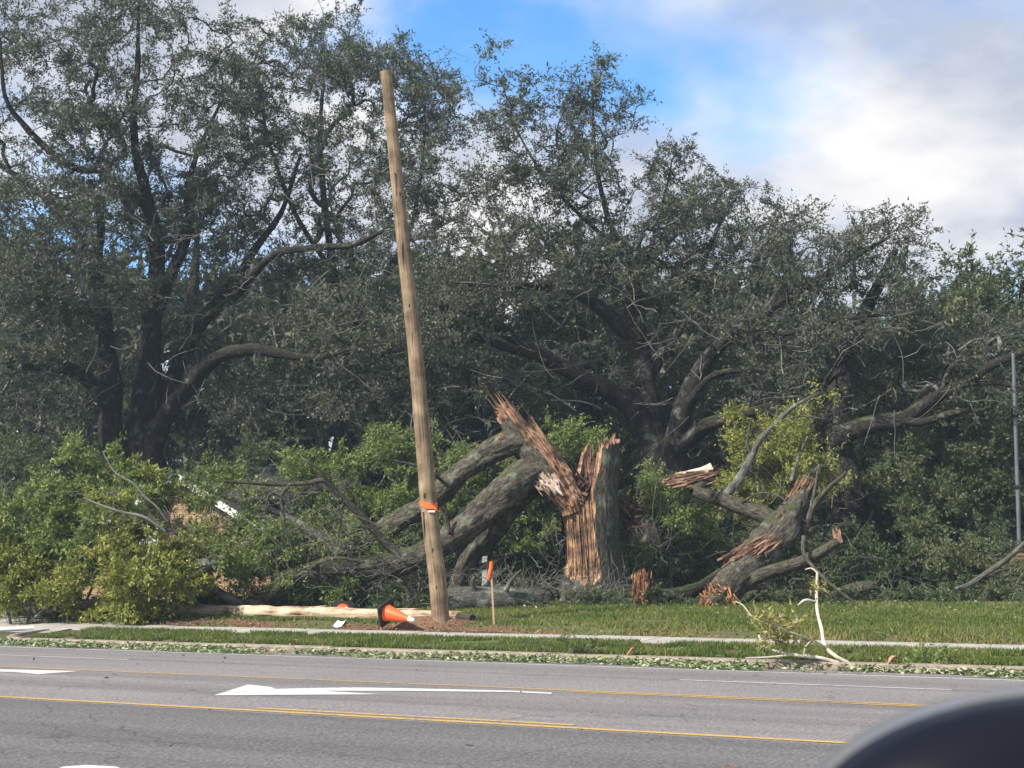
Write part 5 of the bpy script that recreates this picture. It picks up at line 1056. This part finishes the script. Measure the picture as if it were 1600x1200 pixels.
# ------------------------------------------------------------------ grass and leaf litter
def scatter(d0, d1, t0, t1, n, r_):
    d = r_.uniform(d0, d1, n); t_ = r_.uniform(t0, t1, n); return d, t_
def blades(name, label, d, t_, r_, hgt, mat='grass', h0=.0):
    N = len(d); b = np.stack([NX * d + NY * t_, NY * d - NX * t_, gz_d(d) + h0], -1); hh = r_.uniform(*hgt, N)[:, None]
    lean = r_.normal(size=(N, 3)) * [.45, .45, 0]; a = r_.uniform(0, 6.28, N); s = np.stack([np.cos(a), np.sin(a), 0 * a], -1) * (.008 + .012 * r_.uniform(size=(N, 1)))
    V = np.stack([b - s, b + s, b + (np.array([0, 0, 1.]) + lean) * hh], 1).reshape(-1, 3)
    patch = vnoise(np.stack([d, t_, 0 * d], -1), .9, 3) * .3 + vnoise(np.stack([d, t_, 0 * d], -1), 3.1, 4) * .15 + .48 + .45 * np.clip(1 - np.abs(d - 29.8) / .9, 0, 1)
    tone = np.clip(patch + r_.normal(size=N) * .22, 0, 1)
    o = mesh_obj(name, V, None, np.arange(N * 3).reshape(-1, 3), M[mat], None, None, np.repeat(tone, 3), smooth=False); tag(o, label, 'grass', kind='stuff')
r_ = np.random.default_rng(61)
d, t_ = scatter(25.98, 28.3, DRV1, 1, 90000, r_); k = vnoise(np.stack([d, t_, 0 * d], -1), 1.4, 6) > -.32; d, t_ = d[k], t_[k]
blades('verge_grass', 'short green grass on the verge between kerb and walk', d, t_, r_, (.04, .12))
d, t_ = scatter(29.7, 41, -42, 1, 215000, r_); x = NX * d + NY * t_; y = NY * d - NX * t_
k = (vnoise(np.stack([d, t_, 0 * d], -1), .8, 6) > -.35 - .08 * (d - 30)) & ~((d < 30.7 + .2 * np.sin(t_ * 1.7)) & (t_ < -13) & (r_.uniform(size=len(d)) > .12)) & ((d < 37.5) | (r_.uniform(size=len(d)) < .4)); d, t_ = d[k], t_[k]
blades('lawn_grass', 'green lawn grass between the walk and the fallen trees', d, t_, r_, (.05, .14))
def litter(name, label, d, t_, r_, size, mat, hmax=.05, flatn=2.0):
    N = len(d); b = np.stack([NX * d + NY * t_, NY * d - NX * t_, gz_d(d) + .012 + r_.uniform(0, 1, N) ** 2 * hmax], -1)
    a = r_.uniform(0, 6.28, N); dr = np.stack([np.cos(a), np.sin(a), r_.normal(size=N) * .35], -1); V, Q = leaves(b, dr, r_.uniform(*size, N), .5, r_, flatn); V[:, 2] = np.maximum(V[:, 2], gz(V[:, 0], V[:, 1]) + .008)
    o = mesh_obj(name, V, Q, None, M[mat], None, None, np.repeat(r_.uniform(0, 1, N), 4), smooth=False); tag(o, label, 'leaf litter', kind='stuff')
# drift of torn leaves in the gutter
n = 34000; t_ = r_.uniform(-29, 2, n); d = 25.64 - np.abs(r_.normal(size=n)) * .48 * (1 + .5 * vnoise(np.stack([t_, 0 * t_, 0 * t_], -1), .6, 5)); k = (d > 24.2) & (r_.uniform(size=n) < np.clip(.5 + 1.7 * vnoise(np.stack([t_ * .7, d, 0 * d], -1), 1, 15) + .5 * vnoise(np.stack([t_ * 2.7, d * 2, 0 * d], -1), 1, 16), .06, 1)); litter('gutter_leaves', 'drift of torn green and pale leaves along the kerb', d[k], t_[k], r_, (.06, .13), 'litter_leaf', .10, 1.3)
d, t_ = scatter(25.7, 28.2, -26, 1, 2600, r_); k = r_.uniform(size=len(d)) < np.clip(.4 + .9 * vnoise(np.stack([t_ * .8, d, 0 * d], -1), 1, 19) + .5 * (26.4 - d), .05, 1); litter('verge_leaves', 'scattered torn leaves on the verge', d[k], t_[k], r_, (.05, .11), 'verge_litter', .06)
d, t_ = scatter(30.6, 41, -42, 1, 9000, r_); k = r_.uniform(size=len(d)) < np.clip((d - 31) / 6, .1, 1); litter('lawn_leaves', 'torn leaves scattered over the lawn below the trees', d[k], t_[k], r_, (.06, .12), 'verge_litter', .12, 1.0)
d, t_ = scatter(29.6, 31.0, -27, 1, 9000, r_); k = r_.uniform(size=len(d)) < np.clip((np.where(t_ < -14, 31.1, 30.5) - d) / 1.2, 0, 1) * (.7 + .3 * np.sin(t_)); litter('mulch_bits', 'brown leaf bits and pine straw along the walk', d[k], t_[k], r_, (.04, .10), 'mulch_bits', .05)
d, t_ = scatter(28.25, 29.65, -27, 1, 190, r_); litter('walk_leaves', 'a few torn leaves on the walk', d, t_, r_, (.05, .1), 'litter_leaf', .02)
d, t_ = scatter(10, 24.3, -26, 10, 110, r_); litter('road_leaves', 'few leaf scraps and twigs on the road', d, t_, r_, (.04, .14), 'mulch_bits', .01)
# heaps of broken foliage on the ground in front of the trees
hp = []
for k in range(150):
    px = r_.uniform(-20, 1620); hp.append((px, r_.uniform(930, 952) - (10 if px > 1330 else 0), 22, 9, r_.uniform(40, 42.5), .5, 3))
tg = blob_points(hp, r_); tg[:, 2] = np.maximum(tg[:, 2], gz(tg[:, 0], tg[:, 1]) + .05)
w2 = bpy.data.objects.new('broken_foliage', None); C.objects.link(w2); w2.location = (0, 41, .6); tag(w2, 'low heaps of broken twigs and leaves along the edge of the lawn', 'debris', kind='stuff')
foliage(w2, tg, np.tile([0, 0, .2], (len(tg), 1)), r_, M['dark_leaf'], M['twig'], T=6, L=14, tlen=(.15, .45), lsize=(.07, .13), spread=.05, leafname='leaves')
bush('small leafy sprout growing at the kerb right of the pale branch', 1470, gp(1470, 1040)[1], [(1470, 1028, 16, 14, gp(1470, 1040)[1], .2, 12)], 220, 'fresh_leaf', 'leafy_sprout', cat='plant', T=4, L=8, tlen=(.06, .18), lsize=(.06, .11), tip=.003, min_h=-.2, srad=.2)
bush('tangled leafy twig lying on the kerb right of the turn arrow', 905, gp(905, 1026)[1], [(905, 1019, 22, 7, gp(905, 1026)[1], .2, 12)], 221, 'dark_leaf', 'leafy_twig', cat='twig', T=4, L=8, tlen=(.06, .2), lsize=(.06, .1), tip=.003, stems=2, min_h=-.2, srad=.2)

# ------------------------------------------------------------------ the car door mirror close to the camera
Zm = .72
mc = P(1699, 1347, Zm); rx_, rz_ = 446 * MPP(Zm), 250 * MPP(Zm)
t_ = thing('car_door_mirror', 'glossy black car door mirror out of focus in the bottom right corner', 'car mirror', mc - [0, 0, .2])
th = np.linspace(0, 2 * np.pi, 65); ph = np.linspace(-np.pi / 2, np.pi / 2, 33)
def se(v, e): return np.sign(v) * np.abs(v) ** e
A_, B_ = np.meshgrid(ph, th, indexing='ij')
def shell(c_, a_, b_, dp): return np.stack([c_[0] + a_ * se(np.cos(A_), .8) * np.cos(B_), c_[1] + dp * se(np.sin(A_), .8), c_[2] + b_ * se(np.cos(A_), .8) * np.sin(B_)], -1)
g = Geo(); g.add(shell(mc, rx_, rz_, .05), grid_quads(33, 65)); g.build('housing', M['mirror_black'], t_)
mc2 = P(1684, 1334, Zm + .07); g = Geo(); g.add(shell(mc2, 444 * MPP(Zm + .07), 250 * MPP(Zm + .07), .06), grid_quads(33, 65)); g.build('sheen_rim', M['mirror_sheen'], t_)  # added shell, its grey edge paints the sky sheen around the housing
g = Geo(); a = np.linspace(0, 2 * np.pi, 49)[:-1]; V = np.stack([mc[0] + rx_ * .8 * np.cos(a), np.full(48, mc[1] - .056), mc[2] - .02 + rz_ * .6 * np.sin(a)], -1)
g.add(np.vstack([V, V - [0, .004, 0], [V.mean(0) - [0, .004, 0]]]), [(j, (j + 1) % 48, 48 + (j + 1) % 48, 48 + j) for j in range(48)], [(48 + j, 48 + (j + 1) % 48, 96) for j in range(48)]); g.build('mirror_glass', M['mirror_black'], t_)
g = Geo(); g.box(mc + [.08, 0, -.14], XA, YA, ZA, .05, .03, .08); g.build('mounting_arm', M['mirror_black'], t_)
g = Geo(); g.box(mc + [.1, .0, -.27], XA, YA, ZA, .45, .05, .06); g.build('door_sill', M['car_paint'], t_)

# ------------------------------------------------------------------ thin moist air over the whole place
m = bpy.data.materials.new('haze'); m.use_nodes = True; t = m.node_tree; t.nodes.clear(); o_ = nn(t, 'ShaderNodeOutputMaterial'); pv = nn(t, 'ShaderNodeVolumePrincipled')
pv.inputs['Color'].default_value = (.62, .80, 1.0, 1); pv.inputs['Density'].default_value = .00058; pv.inputs['Anisotropy'].default_value = .1; t.links.new(pv.outputs[0], o_.inputs['Volume'])
g = Geo(); g.box((0, 60, 14), XA, YA, ZA, 160, 90, 17); hz = g.build('haze', m, None, smooth=False); hz['kind'] = 'stuff'; tag(hz, 'thin bluish haze hanging over the whole place', 'haze')
